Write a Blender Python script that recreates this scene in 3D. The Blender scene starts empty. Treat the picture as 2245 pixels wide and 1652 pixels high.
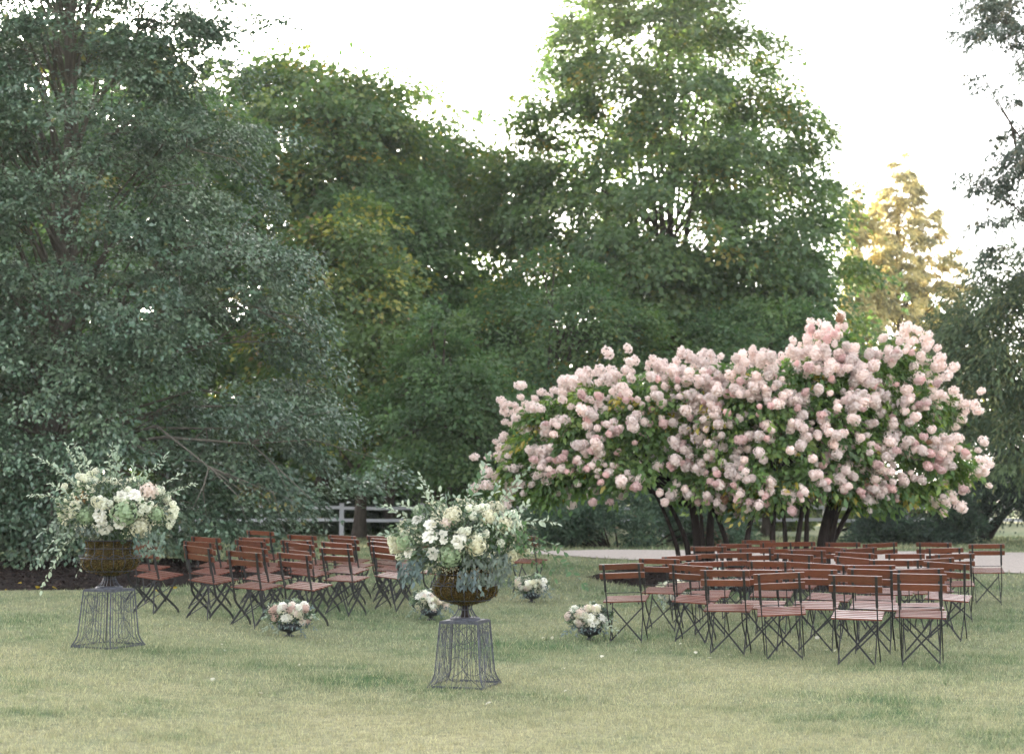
import bpy, math, random
import numpy as np
from mathutils import Vector, Matrix, Euler

SC = bpy.context.scene
COL = SC.collection
RNG = np.random.default_rng(11)
random.seed(5)
PI = math.pi

# ------------------------------------------------------------------ camera, light, exposure
TILT = math.atan(274 / 3207)
cam_data = bpy.data.cameras.new('camera')
cam_data.sensor_width = 36
cam_data.lens = 3207 / 2245 * 36
cam_data.clip_end = 3000
cam_data.dof.use_dof = True
cam_data.dof.focus_distance = 13.4
cam_data.dof.aperture_fstop = 2.3
cam = bpy.data.objects.new('camera', cam_data)
COL.objects.link(cam)
cam.location = (0, 0, 1.5)
cam.rotation_euler = (PI / 2 + TILT, 0, 0)
SC.camera = cam

SUN_AZ = math.radians(-20)      # measured from the view axis (+Y), negative is to the left
SUN_EL = math.radians(12)
world = bpy.data.worlds.new('World')
SC.world = world
world.use_nodes = True
wn, wl = world.node_tree.nodes, world.node_tree.links
wn.clear()
sky = wn.new('ShaderNodeTexSky')
sky.sky_type = 'NISHITA'
sky.sun_disc = False
sky.sun_elevation = SUN_EL
sky.sun_rotation = SUN_AZ
sky.air_density = 0.8
sky.dust_density = 3.0
sky.ozone_density = 0.6
hs = wn.new('ShaderNodeHueSaturation')
hs.inputs['Saturation'].default_value = 0.34
bg = wn.new('ShaderNodeBackground')
bg.inputs['Strength'].default_value = 0.15
wo = wn.new('ShaderNodeOutputWorld')
wl.new(sky.outputs[0], hs.inputs['Color'])
wl.new(hs.outputs[0], bg.inputs[0])
wl.new(bg.outputs[0], wo.inputs[0])

sd = bpy.data.lights.new('sun', 'SUN')
sd.energy = 3.0
sd.angle = math.radians(0.8)
sd.color = (1.0, 0.83, 0.58)
sun = bpy.data.objects.new('sun', sd)
COL.objects.link(sun)
to_sun = Vector((math.sin(SUN_AZ) * math.cos(SUN_EL), math.cos(SUN_AZ) * math.cos(SUN_EL), math.sin(SUN_EL)))
sun.rotation_euler = to_sun.to_track_quat('Z', 'Y').to_euler()
sun.location = (-10, 20, 40)

SC.view_settings.view_transform = 'Standard'
SC.view_settings.look = 'None'
SC.view_settings.gamma = 1
SC.view_settings.use_curve_mapping = False
SC.view_settings.exposure = 2.93
SC.render.engine = 'CYCLES'
SC.cycles.max_bounces = 8
SC.cycles.diffuse_bounces = 4
SC.cycles.transmission_bounces = 4
SC.cycles.transparent_max_bounces = 4

# ------------------------------------------------------------------ helpers
def S(t):
    t = np.clip(t, 0, 1)
    return t * t * (3 - 2 * t)

def ground(x, y):
    x = np.asarray(x, float); y = np.asarray(y, float)
    a = .16 * S((-x - .8) / 3.2)
    bump = .012 * np.sin(x * 1.3 + 1) * np.sin(y * .9) + .006 * np.sin(x * 3.1 + y * 2.3)
    return a + (.4 - a) * S((y - 16) / 15) + bump * (np.abs(y) < 200)

def gz(x, y):
    return float(ground(x, y))

def PD(px, py, d):
    """the point at distance d (along +Y) seen at px, py of a 2245-wide view"""
    u = (px - 1122.5) / 3207; v = (826 - py) / 3207
    ry = math.cos(TILT) - v * math.sin(TILT); rz = math.sin(TILT) + v * math.cos(TILT)
    return Vector((u / ry * d, d, 1.5 + rz / ry * d))

def PS(px, py, d):
    return PD(px * .898, py * .898, d)

def GS(px, py):
    """ground point under a pixel of the 2500-wide view"""
    d = 6.0
    while d < 80:
        p = PS(px, py, d)
        if p.z <= gz(p.x, p.y): break
        d += .01
    return Vector((p.x, p.y, gz(p.x, p.y)))

def tag(o, label=None, cat=None, group=None, kind=None):
    if label: o['label'] = label
    if cat: o['category'] = cat
    if group: o['group'] = group
    if kind: o['kind'] = kind
    return o

def empty(name, loc, label=None, cat=None, group=None, rz=0):
    o = bpy.data.objects.new(name, None)
    o.empty_display_size = .2
    COL.objects.link(o)
    o.location = loc
    o.rotation_euler = (0, 0, rz)
    return tag(o, label, cat, group)

def link(name, me, parent=None, loc=(0, 0, 0), rot=(0, 0, 0), scale=1.0):
    o = bpy.data.objects.new(name, me)
    COL.objects.link(o)
    if parent is not None: o.parent = parent
    o.location = loc
    o.rotation_euler = rot
    if scale != 1.0: o.scale = (scale,) * 3
    return o

def mesh_np(name, verts, faces, m, smooth=False, tint=None, origin=None):
    """verts (N,3), faces (M,k) arrays -> mesh; tint (M,3) goes on the faces"""
    verts = np.asarray(verts, np.float32)
    if origin is not None: verts = verts - np.asarray(origin, np.float32)
    faces = np.asarray(faces, np.int32)
    me = bpy.data.meshes.new(name)
    n, k = faces.shape
    me.vertices.add(len(verts)); me.vertices.foreach_set('co', verts.ravel())
    me.loops.add(n * k); me.loops.foreach_set('vertex_index', faces.ravel())
    me.polygons.add(n)
    me.polygons.foreach_set('loop_start', np.arange(0, n * k, k, dtype=np.int32))
    me.polygons.foreach_set('loop_total', np.full(n, k, np.int32))
    if smooth: me.polygons.foreach_set('use_smooth', np.ones(n, bool))
    me.update(calc_edges=True)
    if tint is not None:
        a = me.attributes.new('tint', 'FLOAT_COLOR', 'FACE')
        c = np.ones((n, 4), np.float32); c[:, :3] = tint
        a.data.foreach_set('color', c.ravel())
    if m is not None: me.materials.append(m)
    return me

class MB:
    """collects quads/tris of boxes, tubes and lathes into one mesh"""
    def __init__(s): s.v = []; s.f = []
    def add(s, vs, fs):
        b = len(s.v); s.v += [tuple(v) for v in vs]; s.f += [tuple(i + b for i in f) for f in fs]
    def box(s, c, sz, rot=None):
        c = Vector(c); hx, hy, hz = (q / 2 for q in sz)
        vs = [Vector((x, y, z)) for x in (-hx, hx) for y in (-hy, hy) for z in (-hz, hz)]
        if rot is not None: vs = [rot @ v for v in vs]
        s.add([v + c for v in vs], [(0, 1, 3, 2), (4, 6, 7, 5), (0, 4, 5, 1), (2, 3, 7, 6), (0, 2, 6, 4), (1, 5, 7, 3)])
    def tube(s, pts, r, n=6, cap=True):
        pts = [Vector(p) for p in pts]
        if not isinstance(r, (list, tuple)): r = [r] * len(pts)
        vs = []; fs = []; ref = None
        for i, p in enumerate(pts):
            t = (pts[min(i + 1, len(pts) - 1)] - pts[max(i - 1, 0)])
            t = t.normalized() if t.length > 1e-9 else Vector((0, 0, 1))
            if ref is None: ref = Vector((1, 0, 0)) if abs(t.x) < .8 else Vector((0, 1, 0))
            u = (ref - t * ref.dot(t)).normalized(); ref = u; w = t.cross(u)
            for k in range(n):
                a = 2 * PI * k / n
                vs.append(p + (u * math.cos(a) + w * math.sin(a)) * r[i])
        for i in range(len(pts) - 1):
            for k in range(n):
                k2 = (k + 1) % n
                fs.append((i * n + k, i * n + k2, (i + 1) * n + k2, (i + 1) * n + k))
        if cap:
            fs.append(tuple(range(n - 1, -1, -1))); e = (len(pts) - 1) * n
            fs.append(tuple(range(e, e + n)))
        s.add(vs, fs)
    def bar(s, pts, w, t, across=(1, 0, 0)):
        """flat bar along pts: width w along 'across', thickness t"""
        pts = [Vector(p) for p in pts]; ac = Vector(across).normalized(); vs = []; fs = []
        for i, p in enumerate(pts):
            d = (pts[min(i + 1, len(pts) - 1)] - pts[max(i - 1, 0)]).normalized()
            n = d.cross(ac).normalized(); a2 = n.cross(d).normalized()
            for a, b in ((-1, -1), (1, -1), (1, 1), (-1, 1)): vs.append(p + a2 * (a * w / 2) + n * (b * t / 2))
        for i in range(len(pts) - 1):
            for k in range(4):
                k2 = (k + 1) % 4
                fs.append((i * 4 + k, i * 4 + k2, i * 4 + 4 + k2, i * 4 + 4 + k))
        fs.append((3, 2, 1, 0)); e = (len(pts) - 1) * 4; fs.append((e, e + 1, e + 2, e + 3))
        s.add(vs, fs)
    def lathe(s, prof, n=24, c=(0, 0, 0)):
        vs = []; fs = []
        for r, z in prof:
            for k in range(n):
                a = 2 * PI * k / n
                vs.append((c[0] + r * math.cos(a), c[1] + r * math.sin(a), c[2] + z))
        for i in range(len(prof) - 1):
            for k in range(n):
                k2 = (k + 1) % n
                fs.append((i * n + k, i * n + k2, (i + 1) * n + k2, (i + 1) * n + k))
        s.add(vs, fs)
    def mesh(s, name, m, smooth=False):
        me = bpy.data.meshes.new(name)
        me.from_pydata(s.v, [], s.f)
        if smooth: me.polygons.foreach_set('use_smooth', [True] * len(me.polygons))
        me.materials.append(m); me.update()
        return me
    def build(s, name, m, parent=None, smooth=False, **k):
        return link(name, s.mesh(name, m, smooth), parent, **k)

# ------------------------------------------------------------------ materials
def nodes(name):
    m = bpy.data.materials.new(name); m.use_nodes = True
    n, l = m.node_tree.nodes, m.node_tree.links
    return m, n, l, n['Principled BSDF'], n['Material Output']

def mat(name, col, rough=.6, spec=.5, metal=0., vary=.0, scale=8., bump=0., bscale=60., stretch=None, obrand=0.):
    m, n, l, p, out = nodes(name)
    p.inputs['Roughness'].default_value = rough
    p.inputs['Specular IOR Level'].default_value = spec
    p.inputs['Metallic'].default_value = metal
    p.inputs['Base Color'].default_value = (*col, 1)
    tc = n.new('ShaderNodeTexCoord'); src = tc.outputs['Object']
    if stretch:
        mp = n.new('ShaderNodeMapping'); mp.inputs['Scale'].default_value = stretch
        l.new(src, mp.inputs[0]); src = mp.outputs[0]
    last = None
    if vary > 0:
        t = n.new('ShaderNodeTexNoise'); t.inputs['Scale'].default_value = scale; t.inputs['Detail'].default_value = 5
        l.new(src, t.inputs['Vector'])
        r = n.new('ShaderNodeMapRange'); r.inputs['From Min'].default_value = .3; r.inputs['From Max'].default_value = .7
        r.inputs['To Min'].default_value = 1 - vary; r.inputs['To Max'].default_value = 1 + vary
        l.new(t.outputs['Fac'], r.inputs['Value']); last = r.outputs[0]
    h = n.new('ShaderNodeHueSaturation'); h.inputs['Color'].default_value = (*col, 1)
    if obrand > 0:
        oi = n.new('ShaderNodeObjectInfo'); r2 = n.new('ShaderNodeMapRange')
        r2.inputs['To Min'].default_value = 1 - obrand; r2.inputs['To Max'].default_value = 1 + obrand
        l.new(oi.outputs['Random'], r2.inputs['Value'])
        if last is not None:
            mu = n.new('ShaderNodeMath'); mu.operation = 'MULTIPLY'; l.new(last, mu.inputs[0]); l.new(r2.outputs[0], mu.inputs[1]); last = mu.outputs[0]
        else: last = r2.outputs[0]
    if last is not None:
        l.new(last, h.inputs['Value']); l.new(h.outputs[0], p.inputs['Base Color'])
    if bump > 0:
        t2 = n.new('ShaderNodeTexNoise'); t2.inputs['Scale'].default_value = bscale; t2.inputs['Detail'].default_value = 6
        l.new(src, t2.inputs['Vector'])
        b = n.new('ShaderNodeBump'); b.inputs['Strength'].default_value = bump; b.inputs['Distance'].default_value = .02
        l.new(t2.outputs['Fac'], b.inputs['Height']); l.new(b.outputs[0], p.inputs['Normal'])
    return m

def leaf_mat(name, rough=.5, spec=.4, trans=.3, col=None, tsat=1.2):
    """leaf: glossy/diffuse front plus light passing through; colour from the face attribute 'tint' unless col is given"""
    m, n, l, p, out = nodes(name)
    p.inputs['Roughness'].default_value = rough
    p.inputs['Specular IOR Level'].default_value = spec
    if col is None:
        a = n.new('ShaderNodeAttribute'); a.attribute_name = 'tint'; c = a.outputs['Color']
    else:
        oi = n.new('ShaderNodeObjectInfo'); r2 = n.new('ShaderNodeMapRange')
        r2.inputs['To Min'].default_value = .82; r2.inputs['To Max'].default_value = 1.12
        l.new(oi.outputs['Random'], r2.inputs['Value'])
        hh = n.new('ShaderNodeHueSaturation'); hh.inputs['Color'].default_value = (*col, 1)
        l.new(r2.outputs[0], hh.inputs['Value']); c = hh.outputs[0]
    l.new(c, p.inputs['Base Color'])
    t = n.new('ShaderNodeBsdfTranslucent')
    h = n.new('ShaderNodeHueSaturation'); h.inputs['Saturation'].default_value = tsat; h.inputs['Value'].default_value = 1.6
    l.new(c, h.inputs['Color']); l.new(h.outputs[0], t.inputs['Color'])
    mx = n.new('ShaderNodeMixShader'); mx.inputs[0].default_value = trans
    l.new(p.outputs[0], mx.inputs[1]); l.new(t.outputs[0], mx.inputs[2]); l.new(mx.outputs[0], out.inputs['Surface'])
    return m

M = {}
M['slat'] = mat('varnished_slat', (.125, .035, .017), .33, .5, vary=.35, scale=9, stretch=(2, 25, 25), bump=.12, bscale=12, obrand=.2)
M['seat'] = mat('varnished_seat', (.155, .040, .025), .33, .6, vary=.3, scale=9, stretch=(2, 25, 25), bump=.12, bscale=12, obrand=.2)
for k_ in ('slat', 'seat'):
    p_ = M[k_].node_tree.nodes['Principled BSDF']; p_.inputs['Coat Weight'].default_value = .7 if k_ == 'seat' else .5; p_.inputs['Coat Roughness'].default_value = .2
M['iron'] = mat('black_iron', (.018, .017, .018), .45, .5, vary=.3, scale=30)
M['zinc'] = mat('weathered_zinc', (.08, .082, .098), .5, .5, .5, vary=.45, scale=25)
M['bark'] = mat('bark', (.075, .058, .046), .9, .2, vary=.4, scale=6, stretch=(3, 3, .6), bump=.9, bscale=9)
M['greybark'] = mat('grey_bark', (.15, .13, .105), .9, .2, vary=.35, scale=4, stretch=(2, 2, .7), bump=.6, bscale=8)
M['darkbark'] = mat('dark_bark', (.028, .020, .017), .9, .2, vary=.4, scale=8, stretch=(3, 3, .7), bump=.9, bscale=12)
M['white'] = mat('white_paint', (.62, .60, .62), .6, .3, vary=.08, scale=3, bump=.1)
M['moss'] = mat('moss', (.060, .040, .014), .95, .1, vary=.7, scale=18, bump=1., bscale=90)
M['petal'] = leaf_mat('cream_petal', .6, .25, .12, (.80, .76, .66), 1.0)
M['blush'] = leaf_mat('blush_petal', .6, .25, .25, (.74, .62, .54), 1.0)
M['button'] = leaf_mat('cream_button', .6, .25, .2, (.80, .79, .64), 1.0)
M['greenhyd'] = leaf_mat('green_floret', .6, .25, .3, (.36, .44, .27), 1.0)
M['creamhyd'] = leaf_mat('cream_floret', .6, .25, .3, (.70, .66, .50), 1.0)
M['coral'] = leaf_mat('coral_floret', .6, .25, .3, (.64, .47, .40), 1.0)
M['headpink'] = leaf_mat('pink_floret', .7, .2, .3, (.76, .55, .52), 1.0)
M['headpale'] = leaf_mat('pale_pink_floret', .7, .2, .3, (.84, .71, .66), 1.0)
M['headwhite'] = leaf_mat('whitish_floret', .7, .2, .3, (.84, .72, .67), 1.0)
M['headbrown'] = leaf_mat('spent_floret', .8, .2, .3, (.40, .22, .13), 1.0)
M['sprig'] = leaf_mat('silver_green_leaf', .5, .4, .3, (.27, .33, .24))
M['pale'] = leaf_mat('pale_leaf', .5, .4, .3, (.36, .41, .30))
M['euc'] = leaf_mat('eucalyptus_leaf', .55, .4, .2, (.15, .20, .20), .9)
M['deep'] = leaf_mat('deep_green_leaf', .45, .5, .25, (.07, .13, .05))
M['brownleaf'] = leaf_mat('copper_leaf', .5, .4, .2, (.22, .13, .07))
M['stem'] = mat('green_stem', (.12, .12, .06), .7)
M['gloss'] = leaf_mat('glossy_foliage', .36, .8, .12, tsat=1.25)
M['soft'] = leaf_mat('soft_foliage', .5, .45, .42, tsat=1.25)
M['needle'] = leaf_mat('needle_foliage', .65, .3, .3, tsat=1.1)
M['arr'] = leaf_mat('bouquet_foliage', .5, .4, .28)
M['blade'] = leaf_mat('grass_blade', .6, .25, .35, tsat=1.05)
M['chip'] = leaf_mat('mulch_chip', .9, .1, .0)
M['bowl'] = mat('black_bowl', (.02, .02, .024), .4, .5, vary=.3, scale=20)
M['fallen'] = leaf_mat('fallen_leaf', .6, .3, .2, (.62, .58, .46))
M['yellowfallen'] = leaf_mat('yellow_fallen_leaf', .6, .3, .2, (.55, .40, .10))

def patch(x, y):
    """slow patches of the lawn, -1..1"""
    return (np.sin(x * .9 + 1.3 * np.sin(y * .5)) * np.sin(y * 1.1 + .7 * np.sin(x * .8 + 2)) * .55
            + .3 * np.sin(x * 2.7 + 1.9 * np.sin(y * 1.7)) * np.sin(y * 3.1 + 1) + .25 * np.sin(x * 6.1 + 2 * np.sin(y * 4)) * np.sin(y * 7.3 + x))

GREEN = np.array((.175, .212, .115)); STRAW = np.array((.38, .350, .205)); DEEP = np.array((.085, .145, .060))
def lawn_col(x, y, n=None):
    p = patch(x, y) + .28 * np.sin(x * 11 + 3 * np.sin(y * 5)) * np.sin(y * 13 + 2 * np.sin(x * 9)) + .2 * np.sin(x * 23 + y * 9) * np.sin(y * 19 - x * 7)
    p = p * 1.15
    dry = S((16.5 - y) / 7)                          # the near lawn is thinner and drier
    w = np.clip(.20 + .36 * dry + .34 * p, 0, 1)[..., None]
    c = GREEN * (1 - w) + STRAW * w
    dk = np.clip(-.25 - p, 0, 1)[..., None]
    return c * (1 - dk) + DEEP * dk

def ground_mat():
    m, n, l, p, out = nodes('lawn_soil')
    a = n.new('ShaderNodeAttribute'); a.attribute_name = 'lawn'
    tc = n.new('ShaderNodeTexCoord')
    t = n.new('ShaderNodeTexNoise'); t.inputs['Scale'].default_value = 14; t.inputs['Detail'].default_value = 8; t.inputs['Roughness'].default_value = .7
    l.new(tc.outputs['Object'], t.inputs['Vector'])
    r = n.new('ShaderNodeMapRange'); r.inputs['From Min'].default_value = .3; r.inputs['From Max'].default_value = .7
    r.inputs['To Min'].default_value = .5; r.inputs['To Max'].default_value = 1.3
    l.new(t.outputs['Fac'], r.inputs['Value'])
    h = n.new('ShaderNodeHueSaturation'); l.new(a.outputs['Color'], h.inputs['Color']); l.new(r.outputs[0], h.inputs['Value'])
    l.new(h.outputs[0], p.inputs['Base Color'])
    p.inputs['Roughness'].default_value = .9; p.inputs['Specular IOR Level'].default_value = .15
    b = n.new('ShaderNodeBump'); b.inputs['Strength'].default_value = .8; b.inputs['Distance'].default_value = .03
    t2 = n.new('ShaderNodeTexNoise'); t2.inputs['Scale'].default_value = 45; t2.inputs['Detail'].default_value = 4
    l.new(tc.outputs['Object'], t2.inputs['Vector']); l.new(t2.outputs['Fac'], b.inputs['Height']); l.new(b.outputs[0], p.inputs['Normal'])
    return m
M['lawn'] = ground_mat()
M['gravel'] = mat('pale_gravel', (.46, .39, .34), .9, .2, vary=.22, scale=22, bump=.7, bscale=120)
M['mulch'] = mat('dark_mulch', (.020, .014, .012), .95, .1, vary=.6, scale=25, bump=1., bscale=60)

# ------------------------------------------------------------------ ground
def sheet(xs, ys, z):
    X, Y = np.meshgrid(xs, ys)
    V = np.stack([X, Y, z(X, Y)], -1).reshape(-1, 3)
    nx, ny = len(xs), len(ys)
    i = (np.arange(ny - 1)[:, None] * nx + np.arange(nx - 1)[None]).ravel()
    F = np.stack([i, i + 1, i + nx + 1, i + nx], 1)
    return V, F

xs = np.concatenate([-np.geomspace(700, 14, 26), np.arange(-13.5, 13.6, .22), np.geomspace(14, 700, 26)])
ys = np.concatenate([np.linspace(-60, 5, 14), np.arange(5.5, 36, .22), np.geomspace(36.5, 900, 30)])
V, F = sheet(xs, ys, ground)
me = mesh_np('lawn', V, F, M['lawn'], smooth=True)
a = me.attributes.new('lawn', 'FLOAT_COLOR', 'POINT')
c = np.ones((len(V), 4), np.float32); c[:, :3] = lawn_col(V[:, 0], V[:, 1]) * .9
a.data.foreach_set('color', c.ravel())
tag(link('lawn', me), 'wide mown lawn with dry straw coloured patches', 'lawn', kind='structure')

# gravel drive crossing behind the chairs
near_e = [(-3, 33.5), (0, 31.5), (.8, 30.3), (1.6, 29.2), (3, 28.4), (5, 27.2), (8, 25.6), (11, 24.4), (16, 23), (30, 21)]
far_e = [(-3, 34.2), (0, 33.6), (.8, 33.4), (1.6, 33.3), (3, 33.3), (5, 33.2), (8, 32.6), (11, 31.8), (16, 30.5), (30, 28)]
def drive():
    n, k = 120, 14
    xa = np.linspace(-3, 30, n)
    yn = np.interp(xa, [p[0] for p in near_e], [p[1] for p in near_e]) + .06 * np.sin(xa * 5) + .04 * np.sin(xa * 13)
    yf = np.interp(xa, [p[0] for p in far_e], [p[1] for p in far_e]) + .06 * np.sin(xa * 4 + 2)
    t = np.linspace(0, 1, k)[:, None]
    Y = yn * (1 - t) + yf * t; X = np.repeat(xa[None], k, 0)
    V = np.stack([X, Y, ground(X, Y) + .02], -1).reshape(-1, 3)
    i = (np.arange(k - 1)[:, None] * n + np.arange(n - 1)[None]).ravel()
    return mesh_np('gravel_drive', V, np.stack([i, i + 1, i + n + 1, i + n], 1), M['gravel'], smooth=True)
tag(link('gravel_drive', drive()), 'pale pinkish gravel drive crossing behind the chairs', 'drive', kind='structure')

def in_poly(x, y, P):
    r = np.zeros(np.shape(x), bool); j = len(P) - 1
    for i in range(len(P)):
        xi, yi = P[i]; xj, yj = P[j]
        r ^= ((yi > y) != (yj > y)) & (x < (xj - xi) * (y - yi) / (yj - yi + 1e-12) + xi); j = i
    return r

def mulch_bed(name, cx, cy, rx, ry, label, nchips):
    nr, na = 9, 72
    V = []; F = []
    for i in range(nr):
        rr = (i / (nr - 1))
        for k in range(na):
            an = 2 * PI * k / na
            w = 1 + .05 * math.sin(3 * an + cx) + .03 * math.sin(7 * an) + .012 * math.sin(19 * an)
            x = cx + rx * rr * w * math.cos(an); y = cy + ry * rr * w * math.sin(an)
            h = .10 * (1 - rr ** 4) - .004 + (.012 if rr < 1 else 0)
            V.append((x, y, gz(x, y) + h + .006 * math.sin(x * 9) * math.sin(y * 7) * (rr < 1)))
    for i in range(nr - 1):
        for k in range(na):
            k2 = (k + 1) % na
            F.append((i * na + k, (i + 1) * na + k, (i + 1) * na + k2, i * na + k2))
    o = tag(link(name, mesh_np(name, V, F, M['mulch'], smooth=True)), label, 'mulch bed', kind='structure')
    rr = np.sqrt(RNG.random(nchips)) * 1.0; an = RNG.random(nchips) * 2 * PI
    x = cx + rx * rr * np.cos(an); y = cy + ry * rr * np.sin(an)
    C = np.stack([x, y, ground(x, y) + .10 * (1 - rr ** 4) + .012], 1)
    v, f, t = leaves(C, rnd_dir(nchips, .25), rnd_dir(nchips, 3.), .05 + .05 * RNG.random(nchips), .4, np.repeat(np.array([[.05, .033, .027]]), nchips, 0) * (.3 + RNG.random((nchips, 1))))
    link('mulch_chips', mesh_np('mulch_chips', v, f, M['chip'], tint=t), None)['kind'] = 'stuff'
    return o

# ------------------------------------------------------------------ foliage tools
def unit(v): return v / (np.linalg.norm(v, axis=1, keepdims=True) + 1e-9)
def rnd_dir(n, up=0.):
    d = RNG.normal(size=(n, 3)); d = unit(d)
    if up > 1: d[:, 2] = np.abs(d[:, 2]) + up - 1
    elif up > 0: d[:, 2] *= up
    return unit(d)

def leaves(C, D, N, L, wr, tint):
    """one folded four-cornered leaf per centre: C centres, D long axis, N normal, L length (array), wr width ratio"""
    n = len(C)
    D = unit(D); W = unit(np.cross(D, N)); U = np.cross(W, D)
    L = np.broadcast_to(L, (n,))[:, None]; w = L * wr * .5
    V = np.empty((n, 4, 3), np.float32)
    V[:, 0] = C - D * L * .5
    V[:, 1] = C + W * w + U * w * .35 - D * L * .06
    V[:, 2] = C + D * L * .5 - U * w * .3
    V[:, 3] = C - W * w + U * w * .35 - D * L * .06
    F = np.arange(n * 4, dtype=np.int32).reshape(n, 4)
    return V.reshape(-1, 3), F, tint

def envelope(rows, d, depth=.9):
    """silhouette rows (py, pxl, pxr) at distance d -> z, xl, xr arrays"""
    z, a, b = [], [], []
    for py, l, r in rows:
        pl = PD(l, py, d); pr = PD(r, py, d)
        z.append(pl.z); a.append(pl.x); b.append(pr.x)
    o = np.argsort(z)
    return np.array(z)[o], np.array(a)[o], np.array(b)[o]

def crown_clumps(rows, d, x0, n, inner=.3, depth=.9, back=.55, bias=.5, cy=None, lump=.16, per_bough=9, bough=1.):
    nb = max(int(n / per_bough), 1); n = nb
    z, xl, xr = envelope(rows, d)
    cy = d if cy is None else cy
    zz = np.linspace(z[0], z[-1], 200)
    w = np.interp(zz, z, xr - xl) ** 1.3
    cdf = np.cumsum(w); cdf /= cdf[-1]
    pts = []; m = 0
    Z = np.interp(RNG.random(n * 3), cdf, zz)
    L = np.interp(Z, z, xl); R = np.interp(Z, z, xr)
    ax = np.clip(x0, L + .15 * (R - L), R - .15 * (R - L))
    a = RNG.random(n * 3) * 2 * PI
    side = np.where(np.cos(a) > 0, R - ax, ax - L); dep = (R - L) / 2 * depth
    rad = np.ones(n * 3)
    s1, s2 = x0 * 1.7, d * .31
    rad *= 1 + lump * (.55 * np.sin(3 * a + s1 + Z * .9) * np.sin(Z * 1.5 + s2) + .45 * np.sin(7 * a + s2) * np.sin(Z * 2.6 + 5 * a + s1))
    rho = inner + (1 - inner) * RNG.random(n * 3) ** bias
    keep = (np.sin(a) < 0) | (RNG.random(n * 3) < back)
    P = np.stack([ax + rho * rad * side * np.cos(a), cy + rho * rad * dep * np.sin(a), Z], 1)[keep][:n]
    O = unit(np.stack([np.cos(a), np.sin(a), (Z - z.mean()) / (z[-1] - z[0]) * 1.2], 1)[keep][:n])
    # every bough carries a flat, slightly drooping plate of leaf clumps
    idx = np.repeat(np.arange(len(P)), per_bough); K = len(idx)
    size = bough * (.55 + .8 * RNG.random(len(P)))[idx][:, None]
    q = rnd_dir(K) * RNG.random((K, 1)) ** .5
    q[:, 2] *= .38
    q += O[idx] * np.array([.25, .25, 0])
    P2 = P[idx] + q * size
    P2[:, 2] -= .25 * (q[:, 0] ** 2 + q[:, 1] ** 2) * size[:, 0]
    return P2, O[idx], ax[keep][:n][idx]

def fill_clumps(P, O, per, cr, ll, wr, pal, droop=.3, flat=.42, jit=.35, spread=1., up=1.1, radial=1.):
    """leaves around every clump centre; pal = list of (rgb, weight)"""
    n = len(P); K = n * per
    idx = np.repeat(np.arange(n), per)
    size = cr * (.6 + .8 * RNG.random(n))[idx][:, None]
    Nc = unit(np.array([0, 0, 1.]) * up + O * .7 + RNG.normal(size=(n, 3)) * .18)[idx]
    q = rnd_dir(K); rr = RNG.random(K)[:, None] ** .45
    q = q * rr
    h = (q * Nc).sum(1, keepdims=True)
    q = q - Nc * h * (1 - flat)
    C = P[idx] + q * size
    out = unit(q + O[idx] * .35)
    C[:, 2] -= droop * ((q ** 2).sum(1)) * size[:, 0]
    D = unit(out * radial + RNG.normal(size=(K, 3)) * jit + np.array([0, 0, -droop]))
    N = unit(Nc + out * .35 + RNG.normal(size=(K, 3)) * .45 * spread)
    L = ll * (.65 + .7 * RNG.random(K))
    w = np.array([p[1] for p in pal], float); w /= w.sum(); cols = np.array([p[0] for p in pal])
    ci = RNG.choice(len(pal), n, p=w)[idx]
    sw = RNG.random(K) < .15
    ci[sw] = RNG.choice(len(pal), sw.sum(), p=w)
    T = 1.42 * cols[ci] * (.78 + .44 * RNG.random((n, 1)))[idx] * (.8 + .4 * RNG.random((K, 1)))
    return leaves(C, D, N, L, wr, T)

def limbs(mb, axis, P, nl, r0, zlo, zhi, rise=.35, nsub=0):
    """limbs from the trunk axis (function z -> point) out to clump centres"""
    n = len(P)
    ends = P[RNG.choice(n, min(nl, n), replace=False)]
    mids = []
    for e in ends:
        z0 = zlo + (min(max(e[2] - rise * 2 - 1, zlo), zhi) - zlo) * (.6 + .4 * random.random())
        s = Vector(axis(z0)); e = Vector(e); ln = (e - s).length
        pts = []
        for t in (0, .25, .5, .75, 1):
            p = s.lerp(e, t) + Vector((0, 0, rise * ln * .35 * math.sin(PI * t)))
            if 0 < t < 1: p += Vector((random.gauss(0, .03), random.gauss(0, .03), random.gauss(0, .03))) * ln
            pts.append(p)
        r = r0 * (.5 + .5 * random.random()) * min(1, ln / 3 + .3)
        mb.tube(pts, [r, r * .75, r * .55, r * .35, r * .12], 5, cap=False)
        mids += pts[1:4]
    if nsub and mids:
        A = np.array([tuple(m) for m in mids])
        for e in P[RNG.choice(n, min(nsub, n), replace=False)]:
            dd = np.linalg.norm(A - e, axis=1); j = dd.argmin()
            s = Vector(A[j]); e = Vector(e)
            m = s.lerp(e, .5) + Vector((random.gauss(0, .08), random.gauss(0, .08), .08)) * dd[j]
            mb.tube([s, m, e], [r0 * .3, r0 * .2, r0 * .06], 3, cap=False)

def combine(parts):
    V = []; F = []; T = []; b = 0
    for v, f, t in parts:
        V.append(v); F.append(f + b); T.append(t); b += len(v)
    return np.concatenate(V), np.concatenate(F), np.concatenate(T)

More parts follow.
